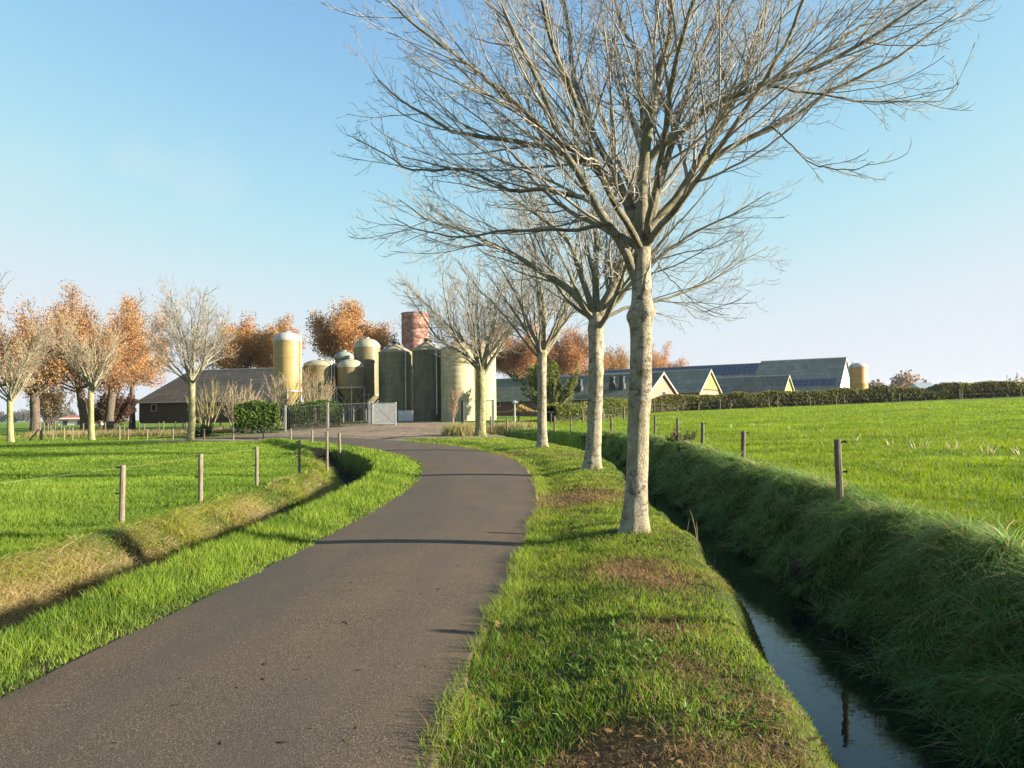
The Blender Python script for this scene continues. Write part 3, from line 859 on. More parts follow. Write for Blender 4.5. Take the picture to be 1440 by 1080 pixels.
def px_limb(pts, Y0, dY, r0, r1):
    """limb given along photograph pixels at the tree's own distance, drifting dY metres in depth towards its tip"""
    n = len(pts)
    P = [np.array(W(a, b, Y0 + dY * (k / (n - 1)) ** 1.2)) for k, (a, b) in enumerate(pts)]
    return (P, r0, r1)

# --- the nearest roadside tree
Y1 = 10.1
foot = G(893, 752, 8, 12); foot.y = Y1; foot.x = W(893, 752, Y1).x; foot.z = gz(foot.x, Y1) - .05
ax1 = [tuple(foot)] + [tuple(W(a, b, Y1)) for a, b in ((895, 690), (898, 600), (901, 520), (902, 445), (902, 390), (904, 335))]
L = [
 px_limb([(898, 400), (878, 352), (850, 317), (828, 272), (813, 247), (798, 228), (777, 167), (762, 130), (740, 90), (715, 40), (690, -20), (670, -60)], Y1, -1.0, .075, .014),
 px_limb([(822, 278), (770, 266), (715, 266), (693, 255), (667, 241), (640, 238), (610, 243), (580, 242), (545, 222), (510, 202)], Y1 - .1, 1.0, .036, .007),
 px_limb([(900, 335), (888, 300), (877, 273), (843, 240), (820, 225), (797, 218), (768, 203), (740, 197), (693, 190), (640, 178), (590, 150), (540, 110)], Y1, .9, .075, .010),
 px_limb([(843, 240), (827, 217), (790, 205), (763, 177), (745, 160), (730, 147), (687, 110), (647, 73), (600, 40), (560, 5), (520, -40)], Y1 + .1, -.9, .050, .010),
 px_limb([(902, 330), (880, 275), (866, 240), (850, 217), (833, 180), (822, 145), (813, 113), (809, 57), (797, 0), (785, -60), (780, -120)], Y1, 1.3, .062, .016),
 px_limb([(903, 335), (903, 290), (910, 227), (914, 190), (917, 160), (927, 110), (943, 60), (945, 0), (955, -80), (960, -140)], Y1, -.5, .100, .018),
 px_limb([(905, 300), (903, 230), (903, 167), (896, 110), (893, 73), (873, 43), (860, 0), (840, -60)], Y1, .8, .055, .014),
 px_limb([(905, 335), (920, 310), (940, 290), (962, 258), (984, 213), (1000, 190), (1011, 173), (1042, 102), (1060, 60), (1075, 10), (1100, -60)], Y1, .7, .085, .014),
 px_limb([(974, 240), (984, 238), (1010, 218), (1033, 204), (1087, 176), (1131, 151), (1167, 124), (1220, 98), (1265, 75), (1310, 45), (1360, 5)], Y1 + .3, -.6, .050, .008),
 px_limb([(908, 250), (913, 222), (930, 205), (953, 191), (980, 168), (1011, 142), (1045, 130), (1078, 120), (1149, 98), (1185, 75), (1238, 44), (1300, 4), (1350, -40)], Y1, -1.3, .060, .010),
 px_limb([(915, 325), (925, 280), (933, 240), (945, 190), (958, 147), (968, 110), (980, 76), (1000, 30), (1010, -20), (1020, -90)], Y1, 1.4, .065, .014),
 px_limb([(1085, 177), (1110, 205), (1135, 225), (1160, 238), (1190, 240), (1222, 220)], Y1, -.3, .014, .005),
 px_limb([(1078, 120), (1130, 128), (1180, 140), (1230, 150), (1270, 152), (1320, 148), (1345, 120)], Y1 - .6, .3, .022, .005),
 px_limb([(1130, 98), (1190, 60), (1240, 20), (1290, -20)], Y1 - .4, 1.2, .03, .008),
 px_limb([(912, 345), (930, 385), (955, 410), (985, 440), (1010, 455)], Y1, -.6, .010, .004),
 px_limb([(850, 315), (800, 320), (740, 318), (690, 322), (640, 330), (590, 318), (552, 300)], Y1 - .1, 1.6, .030, .006),
]
gg_ = np.random.default_rng(4)
topP = np.array(W(904, 330, Y1))
for az, el, ln_ in ((-1.4, .85, 4.6), (-2.0, .6, 4.2), (-1.0, .7, 4.4), (1.5, .85, 4.8), (1.1, .65, 4.4), (2.1, .7, 4.6)):
    d_ = np.array([math.cos(az) * math.cos(el), math.sin(az) * math.cos(el), math.sin(el)]); p_ = topP - np.array([0, 0, .2]); Q = [p_.copy()]
    for j in range(9):
        d_ = d_ + gg_.normal(size=3) * .08; d_[2] += .04; d_ /= np.linalg.norm(d_); p_ = p_ + d_ * ln_ / 9; Q.append(p_.copy())
    L.append((Q, .055, .012))
ROW = 'bare trees in a row along the right ditch'
bare_tree('roadside_tree', 'largest nearest bare tree with pale blotchy trunk and knobbly scar, beside the ditch', tuple(foot), ax1, [.158, .146, .142, .145, .142, .128, .10], L, 101, dens=1.3, twig_r=.0030, group=ROW,
          knobs=((2.98, .36, .10, 3.1), (2.90, .30, .10, 0.1), (2.80, .12, .14, 1.6), (1.9, .05, .2, 3)))

# --- second tree
def foot_at(px, py, Y):
    p = W(px, py, Y); return (p.x, Y, gz(p.x, Y) - .06)
Y2 = 21.0; f2_ = foot_at(833, 663, Y2)
ax2 = [f2_] + [tuple(W(a, b, Y2)) for a, b in ((836, 600), (838, 530), (838, 480), (838, 440))]
L = [px_limb([(833, 448), (812, 420), (785, 398), (758, 385), (725, 362), (695, 348), (640, 325), (600, 315), (560, 285)], Y2, .6, .12, .014),
     px_limb([(836, 445), (822, 400), (812, 375), (796, 335), (775, 315), (740, 290), (700, 265), (660, 255)], Y2, -1.0, .11, .014),
     px_limb([(838, 445), (840, 400), (838, 350), (830, 290), (815, 230), (800, 180)], Y2, .6, .11, .016),
     px_limb([(841, 440), (862, 410), (880, 370), (890, 320), (905, 260), (915, 210)], Y2, 1.2, .11, .014),
     px_limb([(842, 450), (868, 425), (900, 385), (940, 350), (985, 320), (1040, 295), (1090, 265)], Y2, -.5, .09, .012),
     px_limb([(842, 450), (880, 430), (930, 420), (985, 400), (1030, 370), (1075, 345)], Y2, 1.5, .06, .010)]
g2 = np.random.default_rng(22)
L += limb_set_procedural(g2, W(838, 440, Y2), 1, 4.9, 7, .13, (.45, 1.25))
bare_tree('roadside_tree', 'second bare roadside tree with a long branch to the left, just behind the nearest trunk', f2_, ax2, [.225, .207, .20, .205, .195], L, 202, dens=.95, twig_r=.0042, group=ROW, knobs=((2.75, .10, .12, 2.6), (3.9, .12, .15, 0)))
# --- third and fourth
Y3 = 32.0; f3 = foot_at(763, 629, Y3)
ax3 = [f3] + [tuple(W(a, b, Y3)) for a, b in ((762, 580), (762, 530), (762, 492))]
L = [px_limb([(761, 497), (745, 460), (728, 420), (710, 385), (690, 350)], Y3, .8, .12, .016), px_limb([(763, 497), (790, 450), (806, 412), (820, 370), (830, 330)], Y3, -.6, .12, .016), px_limb([(762, 497), (758, 440), (752, 380), (750, 320)], Y3, .2, .11, .016)]
L += limb_set_procedural(np.random.default_rng(33), W(762, 492, Y3), 1, 5.4, 9, .13, (.65, 1.3))
bare_tree('roadside_tree', 'third bare roadside tree, slender pale trunk with a tight vase of limbs', f3, ax3, [.215, .195, .19, .19], L, 303, dens=.88, twig_r=.0056, group=ROW, knobs=((4.0, .12, .15, 2.8),))
Y4 = 43.0; f4 = foot_at(676, 613, Y4)
ax4 = [f4] + [tuple(W(a, b, Y4)) for a, b in ((676, 580), (676, 550), (676, 520))]
L = [px_limb([(674, 520), (666, 495), (645, 470), (615, 445), (590, 420), (565, 395)], Y4, .6, .14, .016), px_limb([(678, 530), (690, 508), (706, 485), (720, 455), (740, 415)], Y4, -.6, .15, .016), px_limb([(676, 520), (674, 480), (672, 430), (678, 370)], Y4, .5, .14, .016)]
L += limb_set_procedural(np.random.default_rng(44), W(676, 512, Y4), 1, 6.3, 11, .15, (.45, 1.25))
bare_tree('roadside_tree', 'farthest tree of the roadside row, mossy trunk standing in front of the pale silo', f4, ax4, [.30, .28, .275, .27], L, 404, dens=.9, twig_r=.0072, group=ROW, tm=bark_mat('mossy_bark', (.28, .27, .15), (.18, .17, .08), (.07, .06, .035), (.17, .18, .03), 1.0))

# --- bare trees along the left bend
LEFT = 'bare trees along the lane on the left'
M_BARK_MOSS = bark_mat('yellow_moss_bark', (.30, .28, .16), (.20, .19, .09), (.09, .08, .04), (.22, .22, .04), 1.0)
for (px, py, Y, top, n, ln, seed, lab, wm, tw, rad) in (
    (268, 622, 47.5, 535, 13, 5.4, 55, 'round crowned bare tree with pale grey twigs in front of the dark barn', M_TWIG, .0115, .20),
    (129, 618, 57.0, 545, 11, 5.6, 66, 'thin bare tree with tan twigs before the two leaning oak trunks', M_TWIG_TAN, .012, .20),
    (15, 624, 54.0, 560, 10, 6.0, 77, 'bare tree with a yellow mossy trunk at the far left edge', M_TWIG_TAN, .012, .20)):
    ft = foot_at(px, py, Y)
    axx = [ft] + [tuple(W(px + (2 if px > 200 else -1), b, Y)) for b in (py - 30, (py + top) / 2 - 12, top)]
    L = limb_set_procedural(np.random.default_rng(seed), W(px + 1, top, Y), 1, ln, n, .13, (.6, 1.35))
    bare_tree('lane_tree', lab, ft, axx, [rad * 1.12, rad, rad * .95, rad * .9], L, seed, dens=.85, twig_r=tw * .66, group=LEFT, wm=wm, tm=M_BARK_MOSS if px != 268 else M_BARK_MOSS)

# --- autumn oaks
def oak_leaves(n, size, cA, cB, clump):
    def f(T, root, g):
        # leaves gather in clumps round a share of the twig ends
        key = vnoise(T[:, 0] * .9 + 50, T[:, 2] * .9 + T[:, 1] * .7 + 80, 12)
        T2 = T[key > clump - .2]
        i = g.integers(0, len(T2), n)
        c_ = T2[i] + np.clip(g.normal(size=(n, 3)), -1.2, 1.2) * (.55 if n < 30000 else .75)
        m = np.clip(vnoise(c_[:, 0] * .7 + 9, c_[:, 2] * .7 + c_[:, 1] * .5 + 9, 5) + g.normal(0, .18, n), 0, 1)
        col = lerp(cA, cB, m) * g.uniform(.75, 1.25, (n, 1))
        V, fc, cc = leaf_quads(c_, size, col, g)
        link('foliage', np_mesh('foliage', V, fc, {'col': cc}), M_LEAF, root)
    return f
O1, O2 = np.array((.30, .155, .055)), np.array((.48, .30, .135))
B1_, B2_ = np.array((.25, .125, .06)), np.array((.40, .235, .12))
OAKS = [ # px, foot py, Y, fork py, trunk r, limb length, leaves, clump, colours, label
 (-38, 600, 76, 545, .38, 9.5, 12000, .52, (O1, O2), 'large orange oak cut by the left edge of the picture'),
 (50, 603, 74, 552, .42, 8.6, 5500, .60, (O1 * 1.05, O2 * 1.05), 'thin leaved golden oak with a stout forked trunk, second from the left edge'),
 (121, 601, 78, 545, .40, 8.2, 10500, .52, (B1_, B2_), 'russet oak with a leaning trunk behind the thin tan tree'),
 (152, 600, 80, 535, .42, 8.4, 11000, .52, (B1_ * 1.1, O2), 'orange oak with a thick sunlit trunk leaning right'),
 (186, 598, 97, 540, .34, 8.2, 7500, .55, (O1 * 1.05, O2 * 1.05), 'tawny oak with dark stems just left of the dark barn'),
 (345, 590, 118, 520, .40, 7.8, 15000, .42, (O1, O2), 'spreading orange oak rising over the dark barn roof'),
 (392, 590, 122, 515, .40, 7.2, 9000, .45, (O1, O2 * 1.05), 'orange oak directly behind the tall yellow silo'),
 (492, 590, 115, 505, .48, 7.4, 21000, .16, (O1, O2 * .95), 'dense round orange oak behind the group of silos'),
 (722, 560, 132, 530, .40, 8.0, 15000, .3, (B1_, B2_ * 1.05), 'rust coloured tree behind the left end of the mossy barn roof'),
 (800, 560, 142, 532, .40, 8.2, 15000, .3, (B1_, B2_ * 1.1), 'rust coloured tree above the green tree in the barn row'),
 (755, 560, 150, 534, .40, 8.2, 11000, .4, (np.array((.22, .15, .05)), np.array((.36, .26, .10))), 'olive brown tree between the two rust coloured trees'),
 (928, 560, 185, 534, .40, 7.6, 7000, .45, (B1_ * 1.1, B2_ * 1.1), 'small russet treetop peeping over the long barn ridge'),
 (868, 560, 175, 534, .40, 7.0, 6000, .45, (np.array((.20, .12, .05)), np.array((.32, .21, .09))), 'pale brown treetop above the barn ridge beside the thick trunk'),
]
for k, (px, py, Y, fork, tr, ln, nl, cl, (cA, cB), lab) in enumerate(OAKS):
    p = W(px, py, Y); zf = max(gz(p.x, Y), -1) - .1
    ft = (p.x, Y, zf); lean = {121: -1.2, 152: .9, 50: -.2}.get(px, 0)
    tp = W(px + lean * 8, fork, Y)
    axx = [ft, (p.x * .7 + tp.x * .3, Y, zf * .6 + tp.z * .4), tuple(tp)]
    L = limb_set_procedural(np.random.default_rng(900 + k), tp, 1, ln * (.95 if px == 492 else 1), 18 if px == 492 else 12, .22, (.05, 1.35) if px == 492 else (.12, 1.2))
    bare_tree('oak_tree' if k < 8 else 'autumn_tree', lab, ft, axx, [tr * 1.15, tr, tr * .9], L, 900 + k, dens=.5, twig_r=.016, levels=2, rows=24,
              tm=M_BARK_DARK, lm=M_BARK_DARK, wm=M_BARK_DARK, group='autumn trees around the farm',
              leaf=oak_leaves(int(nl * 2.1), .18 if Y < 112 else .24, cA * 1.15, cB * 1.15, cl))

# ------------------------------------------------------------------ fences
def wood_mat(name, c1, c2):
    t = NT(name); v = t.coord((6, 6, .6)); a = t.noise(v, 6, 5, .7); b = t.noise(t.coord(), 30, 3, .6)
    c = t.mix(.4, t.ramp(a, [(.3, c1), (.7, c2)]), t.ramp(b, [(.3, .25), (.7, .75)]), 'OVERLAY')
    t.col(c); t.set(.9, 0, .15); t.bump(a, .6, .01); return t.m
M_POST = wood_mat('weathered_post_wood', (.105, .085, .060), (.24, .205, .15))
M_POST_R = wood_mat('grey_post_wood', (.075, .062, .045), (.19, .16, .115))
M_BLACK = mottled('black_plastic', (.012, .012, .013), (.03, .03, .032), 8, rough=.5)
M_WIRE = mottled('pale_fence_wire', (.25, .25, .12), (.33, .33, .17), 3, rough=.5)
M_WIRE_D = mottled('dull_fence_wire', (.25, .25, .22), (.35, .35, .3), 3, rough=.5, metal=.5)
def post_mb(h, r, g, square=False):
    mb = MB(); n = 10
    zs = [-.3, 0, h * .35, h * .7, h - .015, h]
    rs = [r, r * 1.02, r * g.uniform(.95, 1.05), r * g.uniform(.94, 1.03), r * .97, r * .8]
    mb.tube([(0, 0, z) for z in zs], rs, 4 if square else n)
    if square:
        for i, v in enumerate(mb.v):
            a = math.atan2(v[1], v[0]) ; mb.v[i] = (v[0] * 1.15, v[1] * 1.15, v[2])
    return mb
def fence(name, label, posts, r, mat, seed, wires=(.93,), wmat=None, wr=.003, insul=0, group=None, cat='fence', knob_side=-1):
    """posts: (x, y, height, lean angle sideways, lean angle fore-aft)"""
    g = np.random.default_rng(seed)
    x0, y0 = posts[0][:2]; base = Vector((x0, y0, gz(x0, y0)))
    root = thing(name, label, cat, base, group=group)
    tops = []
    for k, (x, y, h, lx, ly) in enumerate(posts):
        o = post_mb(h, r * g.uniform(.9, 1.1), g).build('post', mat, root)
        o.location = Vector((x, y, gz(x, y) - .02)) - base
        o.rotation_euler = (ly, lx, g.uniform(0, 6))
        M = Matrix.Rotation(ly, 3, 'X') if False else o.rotation_euler.to_matrix()
        tops.append((o.location.copy(), M, h))
        for q in range(insul):
            zz = h * (.97 - .42 * q) - .01
            ib = MB()
            dl = Matrix.Rotation(-o.rotation_euler.z, 3, 'Z') @ Vector((knob_side, -.25, 0)).normalized()
            ib.tube([dl * (r * .6) + Vector((0, 0, zz)), dl * (r + .035) + Vector((0, 0, zz + .004)), dl * (r + .055) + Vector((0, 0, zz))], [.009, .014, .022], 8)
            ib.build('insulator', M_BLACK, o)
    if wires:
        mb = MB()
        for wz in wires:
            for (a, Ma, ha), (b, Mb, hb) in zip(tops[:-1], tops[1:]):
                A = a + Ma @ Vector((0, 0, ha * wz)); B = b + Mb @ Vector((0, 0, hb * wz))
                off = Vector((knob_side * (r + .05), -.02, 0))
                mb.tube([A + off + (B - A) * q + Vector((0, 0, -.018 * 4 * q * (1 - q))) for q in (0, .25, .5, .75, 1)], wr, 5, False)
        mb.build('wire', wmat or M_WIRE_D, root)
    return root
def fp(px, ybase, ytop, Y, lx=0., ly=0.):
    p = W(px, ybase, Y); h = W(px, ytop, Y).z - gz(p.x, Y)
    return (p.x, Y, h, lx, ly)
fl = [(-5.75, 8.2, 1.03, .0, 0), fp(171, 740, 652, 12.1, -.03), fp(282, 705, 637, 15.3, .0), fp(361, 683, 627, 18.7, .0), fp(421, 667, 618, 22.0), fp(460, 657, 606, 25.5), fp(478, 641, 608, 31.0, -.14)]
fl[0] = (-5.85, 7.4, 1.03, 0, 0)
fence('pasture_fence', 'wooden post fence with one pale wire along the left ditch', fl, .045, M_POST, 1, (.95,), M_WIRE, .0011, 2)
ff = [fp(439, 627, 604, 38.5), fp(409, 626, 602, 42), fp(370, 624, 601, 44.5), fp(328, 623, 601, 46), fp(287, 624, 602, 47.5), fp(243, 622, 602, 49.5), fp(207, 622, 603, 51.5), fp(180, 622, 603, 53), fp(168, 621, 600, 54), fp(102, 620, 601, 56), fp(90, 621, 601, 56.4), fp(74, 620, 603, 57), fp(59, 621, 603, 57.4), fp(57, 621, 605, 57.6)]
bf = fence('pasture_fence', 'thin post fence along the back of the left field before the lane', ff, .05, M_POST, 2, (.9, .5), M_WIRE_D, .006)
mb = MB(); A = W(39, 622, 57.6); B = W(54, 604, 57.6); mb.tube([A, B], .06, 8)
br = mb.build('brace', M_POST, bf, -bf.location)
fr = [(4.5, 5.55, 1.0, -.03, .0), fp(1182, 711, 615, 10.7, -.075), fp(1045, 660, 605, 18.5, -.05), fp(988, 635, 593, 24.2, .03), fp(954, 628, 587, 28, .04), fp(921, 615, 583, 33, -.06), fp(860, 614, 584, 37.5), fp(803, 616, 588, 40, .0), fp(780, 611, 584, 42), fp(757, 609, 586, 45), fp(713, 609, 588, 47.5), fp(690, 606, 585, 49), fp(656, 607, 583, 50)]
fence('pasture_fence', 'leaning grey wooden posts along the crest of the right ditch bank', fr, .055, M_POST_R, 3, (.93,), M_WIRE_D, .002, 2, knob_side=1)
def line_fence(label, pts, r, h, seed, name='wire_fence', n=3):
    g = np.random.default_rng(seed)
    ps = [(p[0], p[1], h * g.uniform(.85, 1.15), g.normal(0, .05), 0) for p in pts]
    return fence(name, label, ps, r, M_POST_R, seed, (.9, .5), M_WIRE_D, .006)
hp = []
for px, Y in ((920, 88), (930, 89), (940, 90), (953, 91), (982, 91.5), (1013, 92), (1027, 92), (1082, 92), (1093, 92), (1139, 92), (1176, 92), (1187, 92), (1255, 92), (1265, 92), (1350, 92), (1353, 92.5), (1436, 92)):
    hp.append((W(px, 570, Y).x, Y))
line_fence('row of small posts along the foot of the long hedge across the right field', hp, .07, 1.15, 5)
hp = [(W(px, 590, Y).x, Y) for px, Y in ((820, 62), (848, 63), (877, 64), (905, 70))]
line_fence('few stumpy posts in front of the green hedge between the trunks', hp, .08, 1.1, 6)
hp = [(W(px, 590, Y).x, Y) for px, Y in ((56, 70), (62, 70), (68, 70.3), (72, 70.3), (78, 70.5), (86, 70.5), (98, 70.5), (117, 70), (142, 70), (149, 70), (175, 70), (196, 69.5), (203, 69.5), (224, 69), (230, 69), (247, 68.5), (258, 68.5), (262, 68.5), (310, 67))]
line_fence('weathered field posts in dry grass beyond the lane on the left', hp, .06, 1.15, 7)

# ------------------------------------------------------------------ silos
def stained(name, base, dirt, algae, grad=True, rough=.7, sc=1.0):
    t = NT(name)
    a = t.noise(t.coord((1, 1, .16)), 2.2 * sc, 5, .7); b = t.noise(t.coord(), .55 * sc, 4, .6); c_ = t.noise(t.coord(), 9 * sc, 4, .7); r_ = t.noise(t.coord((.05, .05, 1)), 2.6, 3, .6)
    c = t.ramp(c_, [(.25, tuple(.8 * k for k in base)), (.75, tuple(min(1, 1.12 * k) for k in base))])
    c = t.mix(t.ramp(a, [(.42, 0.), (.68, .75)]), c, dirt)
    c = t.mix(t.ramp(b, [(.45, 0.), (.68, .7)]), c, algae)
    c = t.mix(.14, c, t.ramp(r_, [(.35, .3), (.65, .7)]), 'OVERLAY')
    t.col(c); t.set(rough, 0, .3); t.bump(c_, .25, .02); return t.m
M_YELLOW = stained('yellow_polyester', (.37, .265, .10), (.25, .18, .075), (.27, .205, .085), rough=.45)
M_OLIVE = stained('olive_polyester', (.22, .175, .085), (.115, .10, .055), (.105, .10, .055), rough=.5)
M_ORANGE = stained('orange_polyester', (.48, .26, .08), (.42, .22, .065), (.44, .26, .09), rough=.5)
M_CONC = stained('stained_concrete', (.19, .172, .10), (.085, .078, .05), (.11, .11, .055))
M_CONC_D = stained('dark_stained_concrete', (.13, .12, .075), (.04, .038, .028), (.08, .08, .042))
M_CONC_P = stained('pale_concrete', (.42, .37, .22), (.30, .26, .13), (.28, .25, .12))
M_ROOFC = stained('weathered_cone_roof', (.30, .25, .15), (.16, .13, .08), (.20, .18, .10))
M_CAP = stained('white_cap', (.46, .45, .42), (.33, .315, .27), (.34, .33, .27), rough=.5)
M_CAPG = stained('grey_green_cap', (.22, .25, .22), (.16, .17, .14), (.16, .18, .12), rough=.5)
M_CAPC = stained('cream_cap', (.37, .345, .24), (.25, .23, .15), (.24, .225, .14), rough=.5)
M_GALV = mottled('galvanised_steel', (.36, .37, .36), (.55, .56, .55), 5, rough=.45, metal=.6)
M_STEEL = mottled('dull_grey_steel', (.28, .28, .26), (.42, .42, .39), 5, rough=.5, metal=.4)
M_IRON = mottled('dark_iron', (.03, .03, .032), (.07, .07, .07), 6, rough=.6, metal=.3)
t = NT('peeling_red_paint')
a = t.noise(t.coord((1, 1, 1.6)), 1.3, 6, .75); b = t.noise(t.coord((.1, .1, 1)), 2.2, 4, .6); d_ = t.noise(t.coord(), 7, 4, .7)
c = t.ramp(d_, [(.3, (.25, .10, .07)), (.7, (.34, .155, .11))])
c = t.mix(t.ramp(a, [(.49, 0.), (.60, .85)]), c, (.46, .37, .31))
c = t.mix(t.ramp(b, [(.5, 0.), (.7, .6)]), c, (.20, .07, .045))
t.col(c); t.set(.8, 0, .2); t.bump(a, .3, .02); M_RED = t.m

def silo_at(px, Y):
    p = W(px, 580, Y); return Vector((p.x, Y, gz(p.x, Y) - .05))
def zpx(px, py, Y, base): return W(px, py, Y).z - base.z
def dome(r, rim, top, lip=.04, n=6):
    return [(r + lip, rim - .10), (r + lip, rim + .02)] + [(r * math.cos(a) + lip * (1 - a / 1.5), rim + .02 + (top - rim - .02) * math.sin(a)) for a in np.linspace(.12, 1.35, n)] + [(.12 * r, top)]
def concrete_silo(px, Y, wpx, ytop, yrim, label, mat, roof, pipe=None, knob=True):
    b = silo_at(px, Y); r = wpx / 2 * Y / F
    rim = zpx(px, yrim, Y, b); top = zpx(px, ytop, Y, b)
    root = thing('silo', label, 'silo', b, group='farm silos')
    prof = [(r, 0)]
    for k in range(1, 12):
        z = rim * k / 12
        prof += [(r, z - .02), (r * .9965, z), (r, z + .02)]
    prof.append((r, rim))
    MB().lathe(prof, 48).build('body', mat, root)
    MB().lathe([(r + .05, rim - .06), (r + .05, rim + .02), (r * .75, rim + (top - rim) * .38), (r * .45, rim + (top - rim) * .68), (.22, top)], 48).build('roof', roof, root)
    if knob:
        mb = MB(); mb.lathe([(.26, top - .1), (.26, top + .16), (.34, top + .18), (.34, top + .26), (.1, top + .34)], 14)
        mb.box((.35, 0, top + .02), (.25, .18, .25)); mb.build('hatch', M_IRON, root)
    if pipe:
        sgn = pipe
        pr = r + .16
        a0 = math.atan2(-.75, sgn * .66)
        ax_, ay_ = math.cos(a0), math.sin(a0)
        pts = [(ax_ * .25, ay_ * .25, top + .15), (ax_ * r * .5, ay_ * r * .5, top + .05), (ax_ * r * .95, ay_ * r * .95, rim + .25), (ax_ * pr, ay_ * pr, rim - .25), (ax_ * pr, ay_ * pr, rim * .5), (ax_ * pr, ay_ * pr, .6)]
        mb = MB(); mb.tube(pts, .075, 10)
        for z in (rim * .3, rim * .62, rim * .88): mb.box((ax_ * (r + .06), ay_ * (r + .06), z), (.22, .22, .04))
        mb.build('pipe', M_CAP if sgn > 0 else M_GALV, root)
    return root
def hopper_silo(px, Y, wpx, ytop, yrim, ycone, ytip, label, mat, cap, legs=4, pipe=None, bands=2, bin_=True):
    b = silo_at(px, Y); r = wpx / 2 * Y / F
    rim = zpx(px, yrim, Y, b); top = zpx(px, ytop, Y, b); zc = zpx(px, ycone, Y, b); zt = max(zpx(px, ytip, Y, b), .5)
    root = thing('feed_silo', label, 'silo', b, group='farm silos')
    prof = [(r * .16, zt), (r * .99, zc), (r, zc + .03)]
    for k in range(1, bands + 1):
        z = zc + (rim - zc) * k / (bands + 1); prof += [(r, z - .04), (r * 1.015, z - .03), (r * 1.015, z + .03), (r, z + .04)]
    prof.append((r, rim))
    MB().lathe(prof, 44).build('body', mat, root)
    MB().lathe(dome(r, rim, top), 44).build('cap', cap, root)
    MB().lathe([(.28, top - .05), (.28, top + .08), (.2, top + .12)], 14).build('lid', cap, root)
    rg = MB()
    rg.lathe([(r + .01, zc - .02), (r + .07, zc - .02), (r + .07, zc + .10), (r + .01, zc + .10)], 44); rg.build('ring', M_STEEL, root)
    for k in range(legs):
        a = 2 * math.pi * (k + .18) / legs
        lg = MB(); lg.tube([(math.cos(a) * (r + .06), math.sin(a) * (r + .06), zc + .25), (math.cos(a) * (r + .08), math.sin(a) * (r + .08), 0)], .055, 8)
        lg.box((math.cos(a) * (r + .08), math.sin(a) * (r + .08), .03), (.25, .25, .06))
        lg.build('leg', M_STEEL, root)
    br_ = MB()
    for k in range(legs):
        a, a2 = 2 * math.pi * (k + .18) / legs, 2 * math.pi * (k + 1.18) / legs
        q = r + .07
        br_.tube([(math.cos(a) * q, math.sin(a) * q, zc * .9), (math.cos(a2) * q, math.sin(a2) * q, zc * .35)], .025, 6)
        br_.tube([(math.cos(a2) * q, math.sin(a2) * q, zc * .9), (math.cos(a) * q, math.sin(a) * q, zc * .35)], .025, 6)
    br_.build('brace', M_STEEL, root)
    if pipe:
        for q, az in enumerate(pipe):
            ax_, ay_ = math.cos(az), math.sin(az); pr = r + .17
            mb = MB(); mb.tube([(ax_ * r * .2, ay_ * r * .2, top + .25), (ax_ * r * .7, ay_ * r * .7, top + .22), (ax_ * pr, ay_ * pr, top - .15), (ax_ * pr, ay_ * pr, rim - .4), (ax_ * pr, ay_ * pr, zc * .6)], .045, 10)
            mb.build('pipe', M_GALV, root)
    return root
hopper_silo(404.5, 74, 39, 467, 479, 551, 575, 'tall yellow feed silo with white cap and thin pipe at its right side', M_YELLOW, M_CAP, pipe=(-.3,))
hopper_silo(451, 77, 46, 506, 514, 554, 574, 'broad ochre silo half hidden behind the bare bush', M_OLIVE, M_CAPC, pipe=(-.5, -.7))
hopper_silo(493, 76.5, 36, 505, 516, 546, 568, 'low hopper silo on legs with cream dome in front of the others', M_OLIVE, M_CAPC, pipe=None)
hopper_silo(484, 79.6, 27, 494, 503, 560, 575, 'dark silo with grey green cap peeping out behind the hopper silo', M_CONC_D, M_CAPG)
hopper_silo(516.5, 81, 36, 476, 488, 556, 575, 'tall brown silo with cream dome behind the hopper silo', M_OLIVE, M_CAPC, pipe=(2.9,))
concrete_silo(556.5, 78, 47, 484, 496, 'stained concrete silo with cone roof, left of the two matching ones', M_CONC, M_ROOFC, pipe=1)
concrete_silo(601, 76, 41, 480, 493, 'darkest concrete silo with black streaks and a white pipe', M_CONC_D, M_ROOFC, pipe=1)
concrete_silo(644, 74.5, 47, 478, 491, 'broad ochre concrete silo with a domed top, catching sun on its right half', M_CONC_P, M_ROOFC)
concrete_silo(676, 76, 44, 478, 490, 'pale sunlit silo behind the mossy roadside trunk', M_CONC_P, M_ROOFC, knob=False)
b = silo_at(585, 112); r = 19.5 * 112 / F; top = zpx(585, 441, 112, b)
root = thing('silo_tower', 'tall round red tower with peeling paint rising behind the silos', 'silo', b)
MB().lathe([(r, 0)] + sum([[(r, top * k / 16 - .03), (r * 1.012, top * k / 16), (r, top * k / 16 + .03)] for k in range(1, 16)], []) + [(r, top), (r - .2, top), (r - .2, top - .3)], 48).build('body', M_RED, root)
mb = MB()
mb.lathe([(r + .01, top - .12), (r + .06, top - .12), (r + .06, top + .04), (r + .01, top + .04)], 48); mb.build('rim', M_RED, root)
b = silo_at(1209, 128); r = 12 * 128 / F; top = zpx(1209, 510, 128, b); rim = zpx(1209, 516, 128, b)
root = thing('feed_silo', 'single orange silo with white cap at the right end of the long barn', 'silo', b, group='farm silos')
MB().lathe([(r, 0), (r, rim * .5 - .04), (r * 1.01, rim * .5), (r, rim * .5 + .04), (r, rim)], 40).build('body', M_ORANGE, root)
MB().lathe(dome(r, rim, top), 40).build('cap', M_CAP, root)
mb = MB(); mb.tube([(-r * .2, -r * .2, top + .2), (-r * .8, -r * .5, top + .1), (-r - .2, -.3, rim - .3), (-r - .2, -.3, .5)], .08, 8); mb.build('pipe', M_GALV, root)
